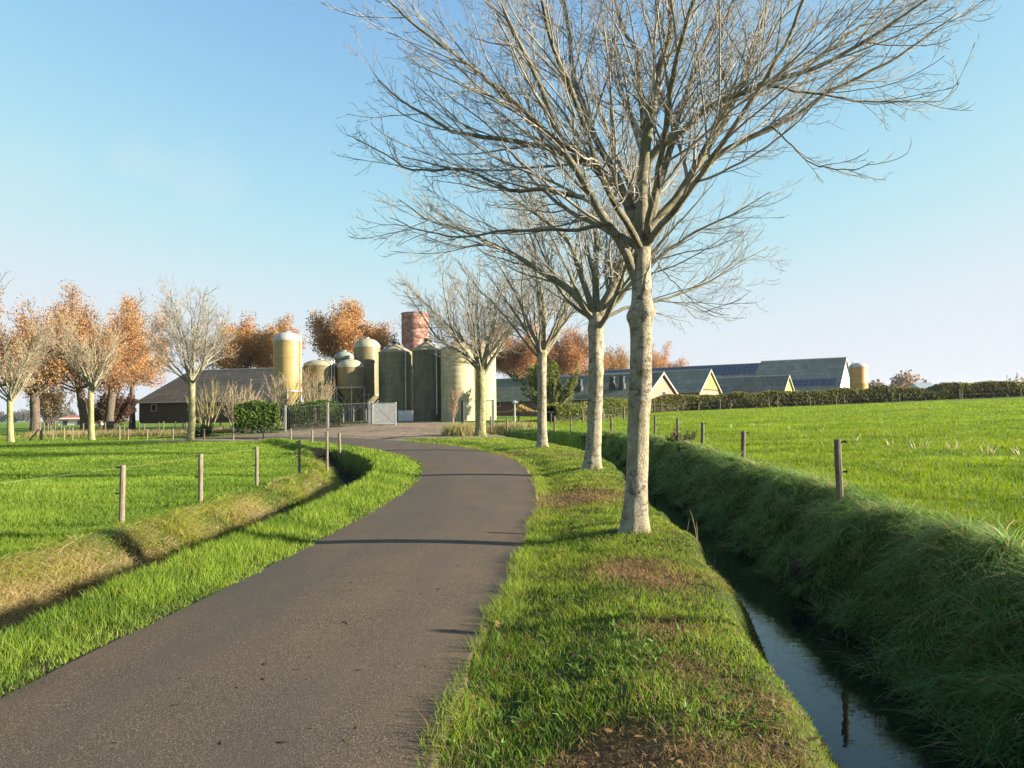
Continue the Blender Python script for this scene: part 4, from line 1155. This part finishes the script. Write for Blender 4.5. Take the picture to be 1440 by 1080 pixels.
# tank between the concrete silos
b = silo_at(571, 71); 
root = thing('liquid_tank', 'pale blue grey tank in a cage at the foot of the concrete silos', 'tank', b)
mb = MB(); mb.box((0, 0, .62), (1.25, 1.0, 1.0)); mb.build('tank_body', mottled('translucent_white_plastic', (.34, .40, .42), (.50, .56, .57), 4, rough=.4), root)
mb = MB()
for z in (.16, .45, .75, 1.1):
    mb.tube([(-.66, -.53, z), (.66, -.53, z), (.66, .53, z), (-.66, .53, z), (-.66, -.53, z)], .018, 6)
for xx in (-.66, -.3, 0, .3, .66): mb.tube([(xx, -.545, .1), (xx, -.545, 1.15)], .016, 6)
mb.build('cage', M_GALV, root)
mb = MB(); mb.box((0, 0, .06), (1.3, 1.05, .12)); mb.build('pallet', M_POST, root)

# ------------------------------------------------------------------ gates
def bar_panel(name, A, B, h, spacing, rail, bar, mat, parent, base, z0=.12):
    A = Vector(A) - base; B = Vector(B) - base; L = (B - A).length; mb = MB()
    mb.tube([A + Vector((0, 0, z0)), B + Vector((0, 0, z0))], rail, 6); mb.tube([A + Vector((0, 0, h)), B + Vector((0, 0, h))], rail, 6)
    n = max(2, int(L / spacing))
    for k in range(n + 1):
        p = A + (B - A) * k / n; mb.tube([p + Vector((0, 0, z0)), p + Vector((0, 0, h))], rail if k in (0, n) else bar, 5)
    return mb.build(name, mat, parent)
def gpt(px, Y): p = W(px, 590, Y); return Vector((p.x, Y, gz(p.x, Y)))
a_, b_, c_ = gpt(401, 59), gpt(461, 61), gpt(519, 63.5)
H_ = W(460, 569, 61).z - b_.z
root = thing('yard_fence', 'dark barred metal fence before the hedge and hopper silo', 'fence', a_)
bar_panel('bar_panel', a_, b_, H_, .13, .03, .012, M_IRON, root, a_); bar_panel('bar_panel', b_, c_, H_, .13, .03, .012, M_IRON, root, a_)
for p_ in (a_, b_, c_):
    mb = MB(); mb.box((0, 0, H_ / 2 + .05), (.14, .14, H_ + .2)); mb.box((0, 0, H_ + .17), (.18, .18, .04)); mb.build('post', M_STEEL, root, p_ - a_)
a_, b_ = gpt(524, 64), gpt(557, 60.5)
root = thing('yard_gate', 'open galvanised barred gate with a diagonal brace, sunlit', 'gate', a_)
h_ = W(540, 567, 62).z - gz(b_.x, b_.y)
bar_panel('bar_panel', a_, b_, h_, .11, .035, .016, M_GALV, root, a_)
mb = MB(); mb.tube([Vector((0, 0, h_)) + Vector((0, -.05, 0)), (b_ - a_) + Vector((0, -.05, .14))], .035, 6); mb.build('brace', M_GALV, root)
mb = MB(); mb.box((-.12, 0, h_ / 2 + .05), (.16, .16, h_ + .25)); mb.build('gatepost', M_STEEL, root)
a_, b_ = gpt(652, 55), gpt(692, 54.5)
root = thing('mesh_gate', 'wire mesh gate in a steel frame right behind the mossy roadside trunk', 'gate', a_)
h_ = W(670, 564, 55).z - a_.z
bar_panel('mesh_panel', a_, b_, h_, .10, .03, .005, M_STEEL, root, a_)
for p_, m_ in ((a_, M_IRON), (b_, M_STEEL)):
    mb = MB(); mb.box((-.10 if p_ is a_ else .08, 0, h_ / 2), (.16, .16, h_ + .15)); mb.build('gatepost', m_, root, p_ - a_)
a_, b_ = gpt(699, 62), gpt(722, 62)
root = thing('handrail', 'white metal rail standing in rough grass before the mossy barn', 'railing', a_)
mb = MB(); v_ = b_ - a_
mb.tube([(0, 0, 0), (0, 0, 1.0), v_ + Vector((0, 0, 1.0)), v_], .045, 8); mb.tube([Vector((0, 0, .55)), v_ + Vector((0, 0, .55))], .03, 8); mb.build('rail', M_CAP, root)
p_ = gpt(724, 60)
root = thing('yard_lamp', 'white yard pole with a small lamp head before the mossy barn', 'lamp', p_)
zt = W(724, 567, 60).z - p_.z
mb = MB(); mb.tube([(0, 0, 0), (0, 0, zt)], .05, 8); mb.build('pole', M_CAP, root)
mb = MB(); mb.lathe([(.05, zt - .12), (.2, zt), (.2, zt + .14), (.05, zt + .2)], 12); mb.box((.14, -.1, zt + .05), (.3, .16, .14)); mb.build('lamp_head', M_CAP, root)
p_ = gpt(745, 62)
root = thing('feed_table', 'dark slatted trailer bed loaded with straw beside the yard pole', 'trailer', p_)
mb = MB(); mb.box((.4, 0, .95), (3.2, 1.4, .12))
for k in range(6): mb.box((-1.0 + .56 * k, -.70, .72), (.06, .05, .36))
mb.build('bed', M_IRON, root)
for sx in (-.9, 1.7):
    mb = MB(); mb.tube([(sx, -.5, .95), (sx, -.5, 0)], .06, 8); mb.tube([(sx, .5, .95), (sx, .5, 0)], .06, 8); mb.build('support', M_IRON, root)
g = np.random.default_rng(9)
cp = np.stack([g.normal(-.7, .5, 1500), g.normal(0, .3, 1500), np.zeros(1500)], -1); cp[:, 2] = 1.02 + np.maximum(0, .55 - .55 * np.abs(cp[:, 0] + .7)) * g.random(1500)
V_, f_, c__ = leaf_quads(cp, .2, lerp((.30, .22, .08), (.52, .38, .16), g.random(1500)), g)
tag(link('straw_heap', np_mesh('straw_heap', V_, f_, {'col': c__}), M_LEAF, None, p_), 'golden straw heap piled on the left end of the dark trailer bed', 'straw')

# ------------------------------------------------------------------ buildings
def roof_mat(name, c1, c2, moss, amt, sheet=1.1):
    t = NT(name)
    uv = t.n('ShaderNodeTexCoord').outputs['Object']
    sp = t.n('ShaderNodeSeparateXYZ'); t.l(uv, sp.inputs[0])
    wv = t.n('ShaderNodeTexWave', wave_type='BANDS', bands_direction='X'); wv.inputs['Scale'].default_value = 1.8; wv.inputs['Distortion'].default_value = .2; t.l(uv, wv.inputs['Vector'])
    bk = t.n('ShaderNodeTexBrick'); bk.inputs['Scale'].default_value = 1.0; bk.inputs['Brick Width'].default_value = sheet; bk.inputs['Row Height'].default_value = 1.0
    bk.inputs['Mortar Size'].default_value = .03; bk.inputs['Color1'].default_value = (*c1, 1); bk.inputs['Color2'].default_value = (*c2, 1); bk.inputs['Mortar'].default_value = (*[k * .55 for k in c1], 1)
    t.l(uv, bk.inputs['Vector'])
    n = t.noise(t.coord((1, .5, .5)), .7, 6, .7); n2 = t.noise(t.coord(), 5, 4, .7)
    c = t.mix(.5, bk.outputs['Color'], t.ramp(n2, [(.3, .25), (.7, .75)]), 'OVERLAY')
    c = t.mix(t.ramp(n, [(.55 - .2 * amt, 0.), (.75, amt)]), c, moss)
    t.col(c); t.set(.95, 0, .05); t.bump(wv.outputs['Fac'], .5, .05); return t.m
M_RF_MOSS = roof_mat('mossy_sheet_roof', (.15, .155, .11), (.21, .21, .16), (.12, .14, .05), .8)
M_RF_GREY = roof_mat('grey_sheet_roof', (.23, .21, .165), (.31, .285, .225), (.20, .19, .10), .5)
M_RF_DARK = roof_mat('dark_sheet_roof', (.16, .148, .12), (.22, .205, .165), (.16, .155, .085), .4)
t = NT('solar_panels')
bk = t.n('ShaderNodeTexBrick'); bk.offset = 0; bk.inputs['Scale'].default_value = 1; bk.inputs['Brick Width'].default_value = 1.0; bk.inputs['Row Height'].default_value = .8; bk.inputs['Mortar Size'].default_value = .03
bk.inputs['Color1'].default_value = (.035, .040, .050, 1); bk.inputs['Color2'].default_value = (.045, .052, .064, 1); bk.inputs['Mortar'].default_value = (.20, .22, .25, 1)
t.l(t.coord(), bk.inputs['Vector']); t.col(bk.outputs['Color']); t.set(.35, 0, .4); M_SOLAR = t.m
M_RF_SLATE = roof_mat('dark_old_roof', (.062, .058, .052), (.09, .083, .074), (.07, .07, .035), .4)
def brick_mat(name, c1, c2, mortar, scale=1.0):
    t = NT(name)
    tc = t.n('ShaderNodeTexCoord'); sp = t.n('ShaderNodeSeparateXYZ'); t.l(tc.outputs['Object'], sp.inputs[0])
    ad = t.n('ShaderNodeMath', operation='ADD'); t.l(sp.outputs[0], ad.inputs[0]); t.l(sp.outputs[1], ad.inputs[1])
    cb = t.n('ShaderNodeCombineXYZ'); t.l(ad.outputs[0], cb.inputs[0]); t.l(sp.outputs[2], cb.inputs[1])
    bk = t.n('ShaderNodeTexBrick'); bk.inputs['Scale'].default_value = scale; bk.inputs['Brick Width'].default_value = .22; bk.inputs['Row Height'].default_value = .075; bk.inputs['Mortar Size'].default_value = .008
    bk.inputs['Color1'].default_value = (*c1, 1); bk.inputs['Color2'].default_value = (*c2, 1); bk.inputs['Mortar'].default_value = (*mortar, 1)
    t.l(cb.outputs[0], bk.inputs['Vector'])
    n = t.noise(t.coord(), .8, 4, .6)
    t.col(t.mix(.4, bk.outputs['Color'], t.ramp(n, [(.3, .3), (.7, .7)]), 'OVERLAY')); t.set(.9, 0, .15); return t.m
M_BR_DARK = brick_mat('dark_brick', (.075, .050, .042), (.11, .075, .062), (.10, .09, .08))
M_BR_RED = brick_mat('red_brown_brick', (.17, .075, .05), (.21, .10, .066), (.19, .16, .13))
M_BR_PINK = brick_mat('pink_brick', (.30, .155, .105), (.35, .19, .135), (.32, .235, .185))
M_YBOARD = mottled('yellow_boards', (.39, .38, .060), (.45, .43, .085), 1.5, (4, 4, .2), rough=.8)
M_TRIM = mottled('white_trim', (.42, .41, .38), (.52, .51, .48), 3, rough=.7)
M_TRIM_D = mottled('weathered_barge_board', (.26, .25, .22), (.38, .36, .32), 3, rough=.8)
M_GLASS = NT('window_glass'); M_GLASS.col((.02, .025, .03)); M_GLASS.set(.08, 0, .5); M_GLASS = M_GLASS.m

def barn(label, apex, span, eave_h, length, ax, mats, gable_mat=None, trim=M_TRIM_D, overhang=.35, boards=None, name='barn', solar=None, windows=(), vents=(), gwin=None, group='long farm barns'):
    """apex: world point of the near gable's apex; the ridge runs from it along ax (unit, away to the left)."""
    ax = Vector((ax[0], ax[1], 0)).normalized(); rz = math.atan2(ax.y, ax.x)
    # local frame: +x along the ridge away from the gable, -y... the side facing the camera is local +y when ax points left
    g0 = min(gz(apex.x, apex.y), apex.z - 3) - .4
    root = thing(name, label, 'barn', (apex.x, apex.y, g0), rz, group)
    zr = apex.z - g0; ze = eave_h - g0; s = span / 2
    roofm, wallm = mats
    # walls butt against each other; gables carry the triangle
    w = .25
    mb = MB()
    for sy in (-1, 1): mb.box((length / 2, sy * (s - w / 2), ze / 2), (length - .02, w, ze))
    mb.build('wall', wallm, root)
    for k, xx in enumerate((0, length)):
        mb = MB(); x0, x1 = (xx + .0, xx + w) if k == 0 else (xx - w, xx)
        inn = s - w - .003
        poly = [(x0, -inn, 0), (x0, inn, 0), (x0, inn, ze + (zr - ze) * w / s - .12), (x0, 0, zr - .12), (x0, -inn, ze + (zr - ze) * w / s - .12)]
        mb.prism(poly, (x0, 0, 0), (x1, 0, 0))
        mb.build('gable', (gable_mat or wallm) if k == 0 else wallm, root)
        if k == 0 and boards is not None:
            zb = boards - g0
            yb = s * (zr - zb) / (zr - ze)
            yb = min(yb, s + .1)
            b2 = MB(); b2.prism([(-.06, -yb + .12, zb), (-.06, yb - .12, zb), (-.06, 0, zr - .16)], (0, 0, 0), (.055, 0, 0)); b2.build('gable_boards', M_YBOARD, root)
            b2 = MB(); b2.box((-.075, 0, zb - .09), (.09, 2 * yb - .1, .12)); b2.build('gable_rail', M_IRON, root)
    sl = (zr - ze) / s; oy = s + overhang; zo = zr - sl * oy
    for sy in (-1, 1):
        mb = MB(); th = .12
        mb.prism([(-.3, sy * .004, zr), (-.3, sy * oy, zo), (-.3, sy * oy, zo - th), (-.3, sy * .004, zr - th)], (0, 0, 0), (length + .6, 0, 0))
        mb.build('roof', roofm, root)
        gt = MB(); gt.tube([(-.3, sy * (oy + .07), zo - .1), (length + .3, sy * (oy + .07), zo - .1)], .07, 8); gt.build('gutter', trim, root)
        bb = MB(); bb.prism([(-.36, sy * .01, zr + .06), (-.36, sy * (oy + .05), zo + .04), (-.36, sy * (oy + .05), zo - .2), (-.36, sy * .01, zr - .2)], (0, 0, 0), (.055, 0, 0)); bb.build('barge_board', trim, root)
    rc = MB(); rc.tube([(-.34, 0, zr + .02), (length + .3, 0, zr + .02)], .11, 8); rc.build('ridge_cap', trim, root)
    if solar:
        for (u0, u1, x0, x1) in solar:          # fractions down the slope from the ridge, metres along it
            for sy in (1,):
                A = (x0, sy * oy * u0, zr - sl * oy * u0 + .05); B_ = (x0, sy * oy * u1, zr - sl * oy * u1 + .05)
                mb = MB(); mb.prism([A, B_, (B_[0], B_[1], B_[2] + .05), (A[0], A[1], A[2] + .05)], (0, 0, 0), (x1 - x0, 0, 0)); mb.build('solar_panels', M_SOLAR, root)
    for (xw, zw, ww, hw_) in windows:
        fr_ = MB(); y_ = s + .02
        for (dx, dz, a_, b_) in ((0, hw_ / 2, ww + .16, .08), (0, -hw_ / 2, ww + .16, .08), (-ww / 2 - .04, 0, .08, hw_ - .08), (ww / 2 + .04, 0, .08, hw_ - .08)): fr_.box((xw + dx, y_, zw + dz), (a_, .1, b_))
        f_ = fr_.build('window', M_TRIM, root)
        MB().box((xw, y_ - .005, zw), (ww - .004, .03, hw_ - .09)).build('pane', M_GLASS, f_)
    if gwin:
        (yw, zw, ww, hw_) = gwin
        f_ = MB().box((-.03, yw, zw), (.07, ww + .14, hw_ + .14)).build('window', M_TRIM_D, root)
        MB().box((-.07, yw, zw), (.03, ww, hw_)).build('pane', M_GLASS, f_)
    for (xv, u, hv) in vents:
        yv = oy * u; zv = zr - sl * yv
        mb = MB(); mb.lathe([(.42, -.3), (.42, hv * .45), (.30, hv * .55), (.30, hv), (.40, hv + .03), (.40, hv + .12), (.05, hv + .3)], 14, (xv, yv, zv)); mb.build('roof_vent', M_IRON, root)
    return root
AX = (-.84, .54)
# local +y must face the camera: with the ridge pointing left, rotate so that +y points to -p
def cam_side(a): return a
ap1 = W(930, 524, 92.2); ap2 = W(997, 520, 108.5); ap3 = W(1107, 528, 113.0); ap4 = W(1188, 503, 138.0)
barn('long barn with mossy grey roof, roof vents and a pink brick gable', ap1, 10.5, W(951, 558, 96.5).z, 34, AX, (M_RF_MOSS, M_BR_RED), M_BR_PINK,
     windows=[(2.5 + 3.6 * k, 1.75, .95, .7) for k in range(9)], vents=[(3.6, .62, 1.3), (4.9, .62, 1.3), (9.2, .66, 1.2), (10.0, .60, 1.1)], gwin=(-.6, 2.35, .85, 1.0))
barn('grey roofed barn whose yellow boarded gable stands right of the pink one', ap2, 8.6, W(981, 548, 105).z, 26, AX, (M_RF_GREY, M_BR_RED), M_BR_PINK, boards=W(997, 548, 108.5).z + .1)
barn('low dark roofed barn with small yellow gable before the longest barn', ap3, 7.4, W(1101, 553, 110).z, 21, AX, (M_RF_DARK, M_BR_RED), M_BR_PINK, boards=W(1107, 551, 113).z)
barn('biggest barn with a long dark roof and solar panels, at the back on the right', ap4, 18, W(1178, 547, 130).z, 14.6, (-.85, .53), (M_RF_GREY, M_BR_RED), M_TRIM, trim=M_TRIM, solar=[(.66, .86, .6, 13.8)])
a5 = ap4 + Vector((-.85, .53, 0)) * 14.95 + Vector((0, 0, -.35))
barn('long barn with blue solar panels under its ridge, joined to the biggest barn', a5, 17.4, W(1178, 547, 130).z - .2, 50, (-.85, .53), (M_RF_GREY, M_BR_RED), solar=[(.03, .36, .5, 49)])
# dark barn on the left
barn('dark brick barn with low grey roof behind the round bare tree on the left', Vector((-11.95, 94.7, 8.26)), 19, 4.07, 32.8, (-.966, .258), (M_RF_SLATE, M_BR_DARK), trim=M_TRIM_D,
     windows=[(30.6, 1.9, .6, .8), (24.0, 2.0, 1.1, .8)], name='barn')
# far farmhouse at the left
def house(label, px0, px1, yridge, yeave, ybase, Y, depth, wall, roof, rz=0.0, extra=None):
    A = W(px0, ybase, Y); B_ = W(px1, ybase, Y); cx = (A.x + B_.x) / 2; w_ = B_.x - A.x
    z0 = min(A.z, gz(cx, Y)) - .3
    ze = W(px0, yeave, Y).z - z0; zr = W(px0, yridge, Y).z - z0
    root = thing('farmhouse', label, 'house', (cx, Y + depth / 2, z0), rz)
    mb = MB(); mb.box((0, 0, ze / 2), (w_, depth, ze)); mb.prism([(-w_ / 2 + .002, -depth / 2, ze + .002), (-w_ / 2 + .002, depth / 2, ze + .002), (-w_ / 2 + .002, 0, zr - .15)], (0, 0, 0), (w_ - .004, 0, 0)); mb.build('wall', wall, root)
    for sy in (-1, 1):
        mb = MB(); mb.prism([(-w_ / 2 - .3, 0.003 * sy, zr), (-w_ / 2 - .3, sy * (depth / 2 + .4), ze - .15), (-w_ / 2 - .3, sy * (depth / 2 + .4), ze - .33), (-w_ / 2 - .3, .003 * sy, zr - .18)], (0, 0, 0), (w_ + .6, 0, 0)); mb.build('roof', roof, root)
    n = max(2, int(w_ / 3))
    for k in range(n):
        xx = -w_ / 2 + w_ * (k + .5) / n
        f_ = MB().box((xx, -depth / 2 - .02, ze * .5), (1.3, .08, 1.3)).build('window', M_TRIM, root)
        MB().box((xx, -depth / 2 - .065, ze * .5), (1.1, .03, 1.1)).build('pane', M_GLASS, f_)
    MB().box((w_ * .25, 0, zr + .3), (.6, .6, 1.2)).build('chimney', M_BR_RED, root)
    return root
M_RF_RED = mottled('red_tile_roof', (.30, .09, .055), (.40, .14, .085), 2, rough=.8)
M_WHITE_W = mottled('cream_render', (.62, .56, .46), (.72, .66, .56), 2, rough=.9)
house('small white house with red roof far away at the left, between oak trunks', 82, 122, 584, 589, 595, 190, 9, M_WHITE_W, M_RF_RED)
house('distant grey roofed house beyond the right hedge', 1294, 1318, 537, 546, 556, 270, 9, mottled('grey_render', (.40, .42, .43), (.5, .52, .53), 2), mottled('blue_grey_tiles', (.22, .25, .28), (.30, .33, .36), 2))

# ------------------------------------------------------------------ hedges, bushes, far woods
def hedge(label, pts, h, w, n, size, cA, cB, seed, bottom=0., name='hedge', cat='hedge', wob=.15):
    g = np.random.default_rng(seed)
    P = np.array(pts, float); s = np.concatenate([[0], np.cumsum(np.linalg.norm(np.diff(P, axis=0), axis=1))])
    base = Vector((P[0, 0], P[0, 1], gz(*P[0])))
    root = thing(name, label, cat, base)
    # core: a solid lumpy mass a little inside the leaves
    q = np.arange(0, s[-1] + .01, max(.4, s[-1] / 150)); X = np.interp(q, s, P[:, 0]); Y = np.interp(q, s, P[:, 1])
    T = np.stack([np.gradient(X), np.gradient(Y)], -1); T /= np.linalg.norm(T, axis=1)[:, None]; N = np.stack([T[:, 1], -T[:, 0]], -1)
    an = np.linspace(0, np.pi, 9); rows = []
    hh = h * (.86 + wob * 2 * (fbm(q * .35, q * 0, seed) - .5))
    zz = bil(GZ, X, Y)
    for a in an:
        cw = np.sign(math.cos(a)) * abs(math.cos(a)) ** .5 * w * .42; ch = math.sin(a) ** .4
        rows.append(np.stack([X + N[:, 0] * cw - base.x, Y + N[:, 1] * cw - base.y, zz - .1 - base.z + (hh + .1) * ch], -1))
    Vc = np.stack(rows, 1); a_, b_ = Vc.shape[:2]; ii = np.arange(a_ * b_).reshape(a_, b_)
    f = np.stack([ii[:-1, :-1], ii[:-1, 1:], ii[1:, 1:], ii[1:, :-1]], -1).reshape(-1, 4)
    link('stems', np_mesh('stems', Vc.reshape(-1, 3), [f, ], None, True), M_HEDGECORE, root)
    t_ = g.random(n) * s[-1]; X = np.interp(t_, s, P[:, 0]); Y = np.interp(t_, s, P[:, 1])
    k = np.clip(np.searchsorted(s, t_) - 1, 0, len(P) - 2); D = P[k + 1] - P[k]; D /= np.linalg.norm(D, axis=1)[:, None]; Nn = np.stack([D[:, 1], -D[:, 0]], -1)
    a = g.uniform(-.12, np.pi + .12, n); hm = h * (.9 + wob * 2 * (fbm(t_ * .35, t_ * 0, seed) - .5)) * g.uniform(.9, 1.10, n)
    cw = np.sign(np.cos(a)) * np.abs(np.cos(a)) ** .5 * w * .5 * g.uniform(.85, 1.12, n); ch = np.maximum(np.sign(np.sin(a)) * np.abs(np.sin(a)) ** .4, 0)
    C_ = np.stack([X + Nn[:, 0] * cw - base.x, Y + Nn[:, 1] * cw - base.y, bil(GZ, X, Y) - base.z + bottom + (hm - bottom) * ch * g.uniform(.93, 1.03, n)], -1)
    m = np.clip(fbm(t_ * .5, C_[:, 2] * 1.2 + 7, seed + 1) * 1.6 - .3 + g.normal(0, .15, n), 0, 1)
    V, fc, cc = leaf_quads(C_, size, lerp(cA, cB, m) * g.uniform(.7, 1.3, (n, 1)), g)
    link('foliage', np_mesh('foliage', V, fc, {'col': cc}), M_LEAF, root)
    return root
M_HEDGECORE = mottled('hedge_stems', (.018, .020, .010), (.05, .045, .025), 4, rough=.95)
pw = lambda px, Y: (W(px, 580, Y).x, Y)
hedge('clipped glossy green hedge left of the dark barred fence', [pw(330, 56), pw(393, 57)], 2.3, 1.8, 6500, .20, (.03, .065, .012), (.12, .18, .035), 11, wob=.3)
hedge('clipped green hedge standing behind the bars of the dark fence', [pw(405, 62), pw(440, 63), pw(474, 65)], 2.1, 1.6, 6000, .20, (.03, .065, .012), (.085, .135, .028), 12)
hedge('long brown green hedge across the back of the right field', [pw(905, 90), pw(960, 93), pw(1190, 95), pw(1330, 95), pw(1500, 95), pw(1650, 95)], 1.85, 2.4, 70000, .24, (.075, .065, .025), (.17, .18, .05), 13, wob=.25)
hedge('green hedge in front of the mossy barn between the tree trunks', [pw(772, 66), pw(830, 69), pw(905, 76)], 1.75, 2.0, 14000, .2, (.07, .10, .02), (.22, .23, .06), 14, wob=.22)

def bush(label, px, py, Y, h, w, n, seed, tm=M_TWIG_TAN, leaf=None, name='bush', upright=.9, cat='bush', r=.03):
    g = np.random.default_rng(seed); p = W(px, py, Y); ft = np.array((p.x, Y, gz(p.x, Y) - .05))
    root = thing(name, label, cat, tuple(ft))
    Ps = []; Rs = []
    for k in range(n):
        a = g.uniform(0, 6.28); e = g.uniform(.05, 1) ** .6 * (w / h) * .55
        d = np.array([math.cos(a) * e, math.sin(a) * e, 1.]); d /= np.linalg.norm(d)
        q = np.array([math.cos(a), math.sin(a), 0]) * g.uniform(0, .12 * w); P = [q]
        L = h * g.uniform(.7, 1.05)
        for j in range(9):
            d = d + g.normal(size=3) * .05; d[2] += .02 * upright; d /= np.linalg.norm(d); P.append(P[-1] + d * L / 9)
        Ps.append(P); Rs.append(np.linspace(r, r * .35, 10))
    P0 = np.array(Ps); R0 = np.array(Rs)
    P1, R1 = spawn(P0, R0, h * .055, .25, (.2, .6), .4, .1 * h, .35 * h, .6, 6, .1, .07, .010, g)
    V1, f1 = tubes([(P0, R0)], 5); V2, f2 = tubes([(P1, R1)], 3)
    link('stems', np_mesh('stems', V1, f1, None, True), tm, root); link('twigs', np_mesh('twigs', V2, f2, None, True), tm, root)
    if leaf:
        nl, sz, cA, cB, fl = leaf
        T = P1[:, 2:].reshape(-1, 3); c_ = T[g.integers(0, len(T), nl)] + g.normal(size=(nl, 3)) * sz * .5
        V, fc, cc = leaf_quads(c_, sz, lerp(cA, cB, g.random(nl)), g, fl)
        link('foliage', np_mesh('foliage', V, fc, {'col': cc}), M_LEAF, root)
    return root
bush('vase shaped bare tan bush left of the tall yellow silo', 338, 572, 62, 4.0, 4.2, 34, 21, M_TWIG_TAN, leaf=(500, .12, (.25, .16, .04), (.4, .28, .08), 0))
bush('slim bare tan bush against the left side of the tall yellow silo', 388, 575, 66, 4.6, 3.0, 24, 22, M_TWIG_TAN)
bush('bare pale bush with many upright stems before the ochre silo', 441, 572, 66, 5.0, 4.0, 36, 23, mottled('pale_stems', (.24, .19, .11), (.34, .28, .17), 3))
bush('small bare tree with greenish twigs right of the round crowned tree', 289, 597, 58, 4.2, 3.2, 14, 24, mottled('olive_twigs', (.14, .125, .055), (.22, .19, .09), 3), r=.05, cat='small tree')
bush('slender sapling with red leaves in front of the ochre silo', 637, 606, 52, 3.1, .9, 5, 25, M_TWIG, leaf=(420, .10, (.26, .10, .05), (.38, .18, .09), 0), name='sapling', cat='sapling')
bush('drooping green willow like tree before the mossy barn roof', 775, 592, 70, 5.0, 5.4, 34, 26, M_TWIG, leaf=(16000, .17, (.07, .10, .02), (.20, .22, .06), .8), name='willow_tree', cat='tree', r=.05)
bush('dark purple brown shrub thicket behind the two leaning oak trunks', 150, 598, 90, 4.4, 7.5, 50, 27, M_BARK_DARK, leaf=(9000, .24, (.06, .035, .025), (.16, .09, .05), 0), name='shrub')
bush('dark low bramble patch on the crest of the right ditch bank', 960, 622, 25.5, .55, 1.6, 40, 28, mottled('bramble_stems', (.05, .04, .025), (.12, .09, .05), 3), leaf=(500, .06, (.04, .05, .015), (.12, .11, .04), 0), name='bramble', r=.006, cat='bramble')
bush('tangle of dark dead stems near the first leaning fence post', 1130, 700, 10.4, .34, .7, 40, 29, mottled('dead_stems', (.05, .04, .03), (.16, .13, .09), 3), name='bramble', r=.004, cat='bramble')
bush('small far tree with brown crown beside the distant white house', 70, 594, 200, 9, 9, 40, 30, M_BARK_DARK, leaf=(5000, .5, (.13, .11, .06), (.22, .17, .09), 0), name='field_tree', cat='tree', r=.1)
bush('round dark shrub in front of the dark barn, by the lane', 268 + 12, 604, 56, .9, 2.6, 30, 31, M_BARK_DARK, leaf=(1500, .14, (.02, .04, .01), (.06, .09, .02), 0), name='shrub')
# a dark grassy bank along the far side of the lane at the left belongs to the ground; distant woods:
def wood(label, runs, seed, cA, cB, size, n):
    g = np.random.default_rng(seed); Vs = []; Cs = []
    for (px0, px1, Y, hA, hB) in runs:
        p0, p1 = pw(px0, Y), pw(px1, Y); L = abs(p1[0] - p0[0]); m = max(2, int(L / 6))
        for k in range(m):
            x_ = p0[0] + (p1[0] - p0[0]) * (k + g.random()) / m; y_ = Y + g.uniform(-15, 15); H = g.uniform(hA, hB); w_ = H * g.uniform(.35, .55)
            nn = n
            u = g.normal(size=(nn, 3)); u /= np.linalg.norm(u, axis=1)[:, None]; u *= (g.random(nn) ** .4)[:, None]
            lump = .75 + .5 * vnoise(u[:, 0] * 2.5 + k * 3, u[:, 2] * 2.5 + u[:, 1] * 2, seed)
            c_ = np.stack([x_ + u[:, 0] * w_ * lump, y_ + u[:, 1] * w_ * lump, gz(x_, y_) + H * .55 + u[:, 2] * H * .47 * lump], -1)
            Vs.append(c_); Cs.append(lerp(cA, cB, np.clip(g.random() * .6 + g.normal(0, .2, nn) + .2, 0, 1)))
    C_ = np.concatenate(Vs); cc = np.concatenate(Cs)
    V, f, c2 = leaf_quads(C_, size, cc, g)
    tag(link('distant_wood', np_mesh('distant_wood', V, f, {'col': c2}), M_LEAF), label, 'wood', kind='stuff')
wood('hazy brown treeline far beyond the right hedge', [(1222, 1290, 330, 11, 15), (1330, 1350, 480, 10, 13), (1380, 1470, 480, 15, 20), (1320, 1480, 600, 12, 16)], 41, (.12, .09, .06), (.24, .16, .10), 1.5, 500)
wood('faint treeline on the flat horizon at the far left', [(-260, 110, 900, 10, 16), (-260, 40, 1200, 12, 20)], 42, (.10, .10, .07), (.17, .15, .10), 3.0, 160)

# ------------------------------------------------------------------ air
t = NT('haze'); t.t.nodes.remove(t.b)
pv = t.n('ShaderNodeVolumePrincipled'); pv.inputs['Color'].default_value = (.80, .88, 1.0, 1); pv.inputs['Density'].default_value = HAZE; pv.inputs['Anisotropy'].default_value = .2
t.l(pv.outputs[0], t.out.inputs['Volume'])
hz = MB().box((0, 650, 24.5), (2400, 1500, 53)).build('haze', t.m)
tag(hz, 'thin morning haze that pales the far treelines', 'haze', kind='stuff')
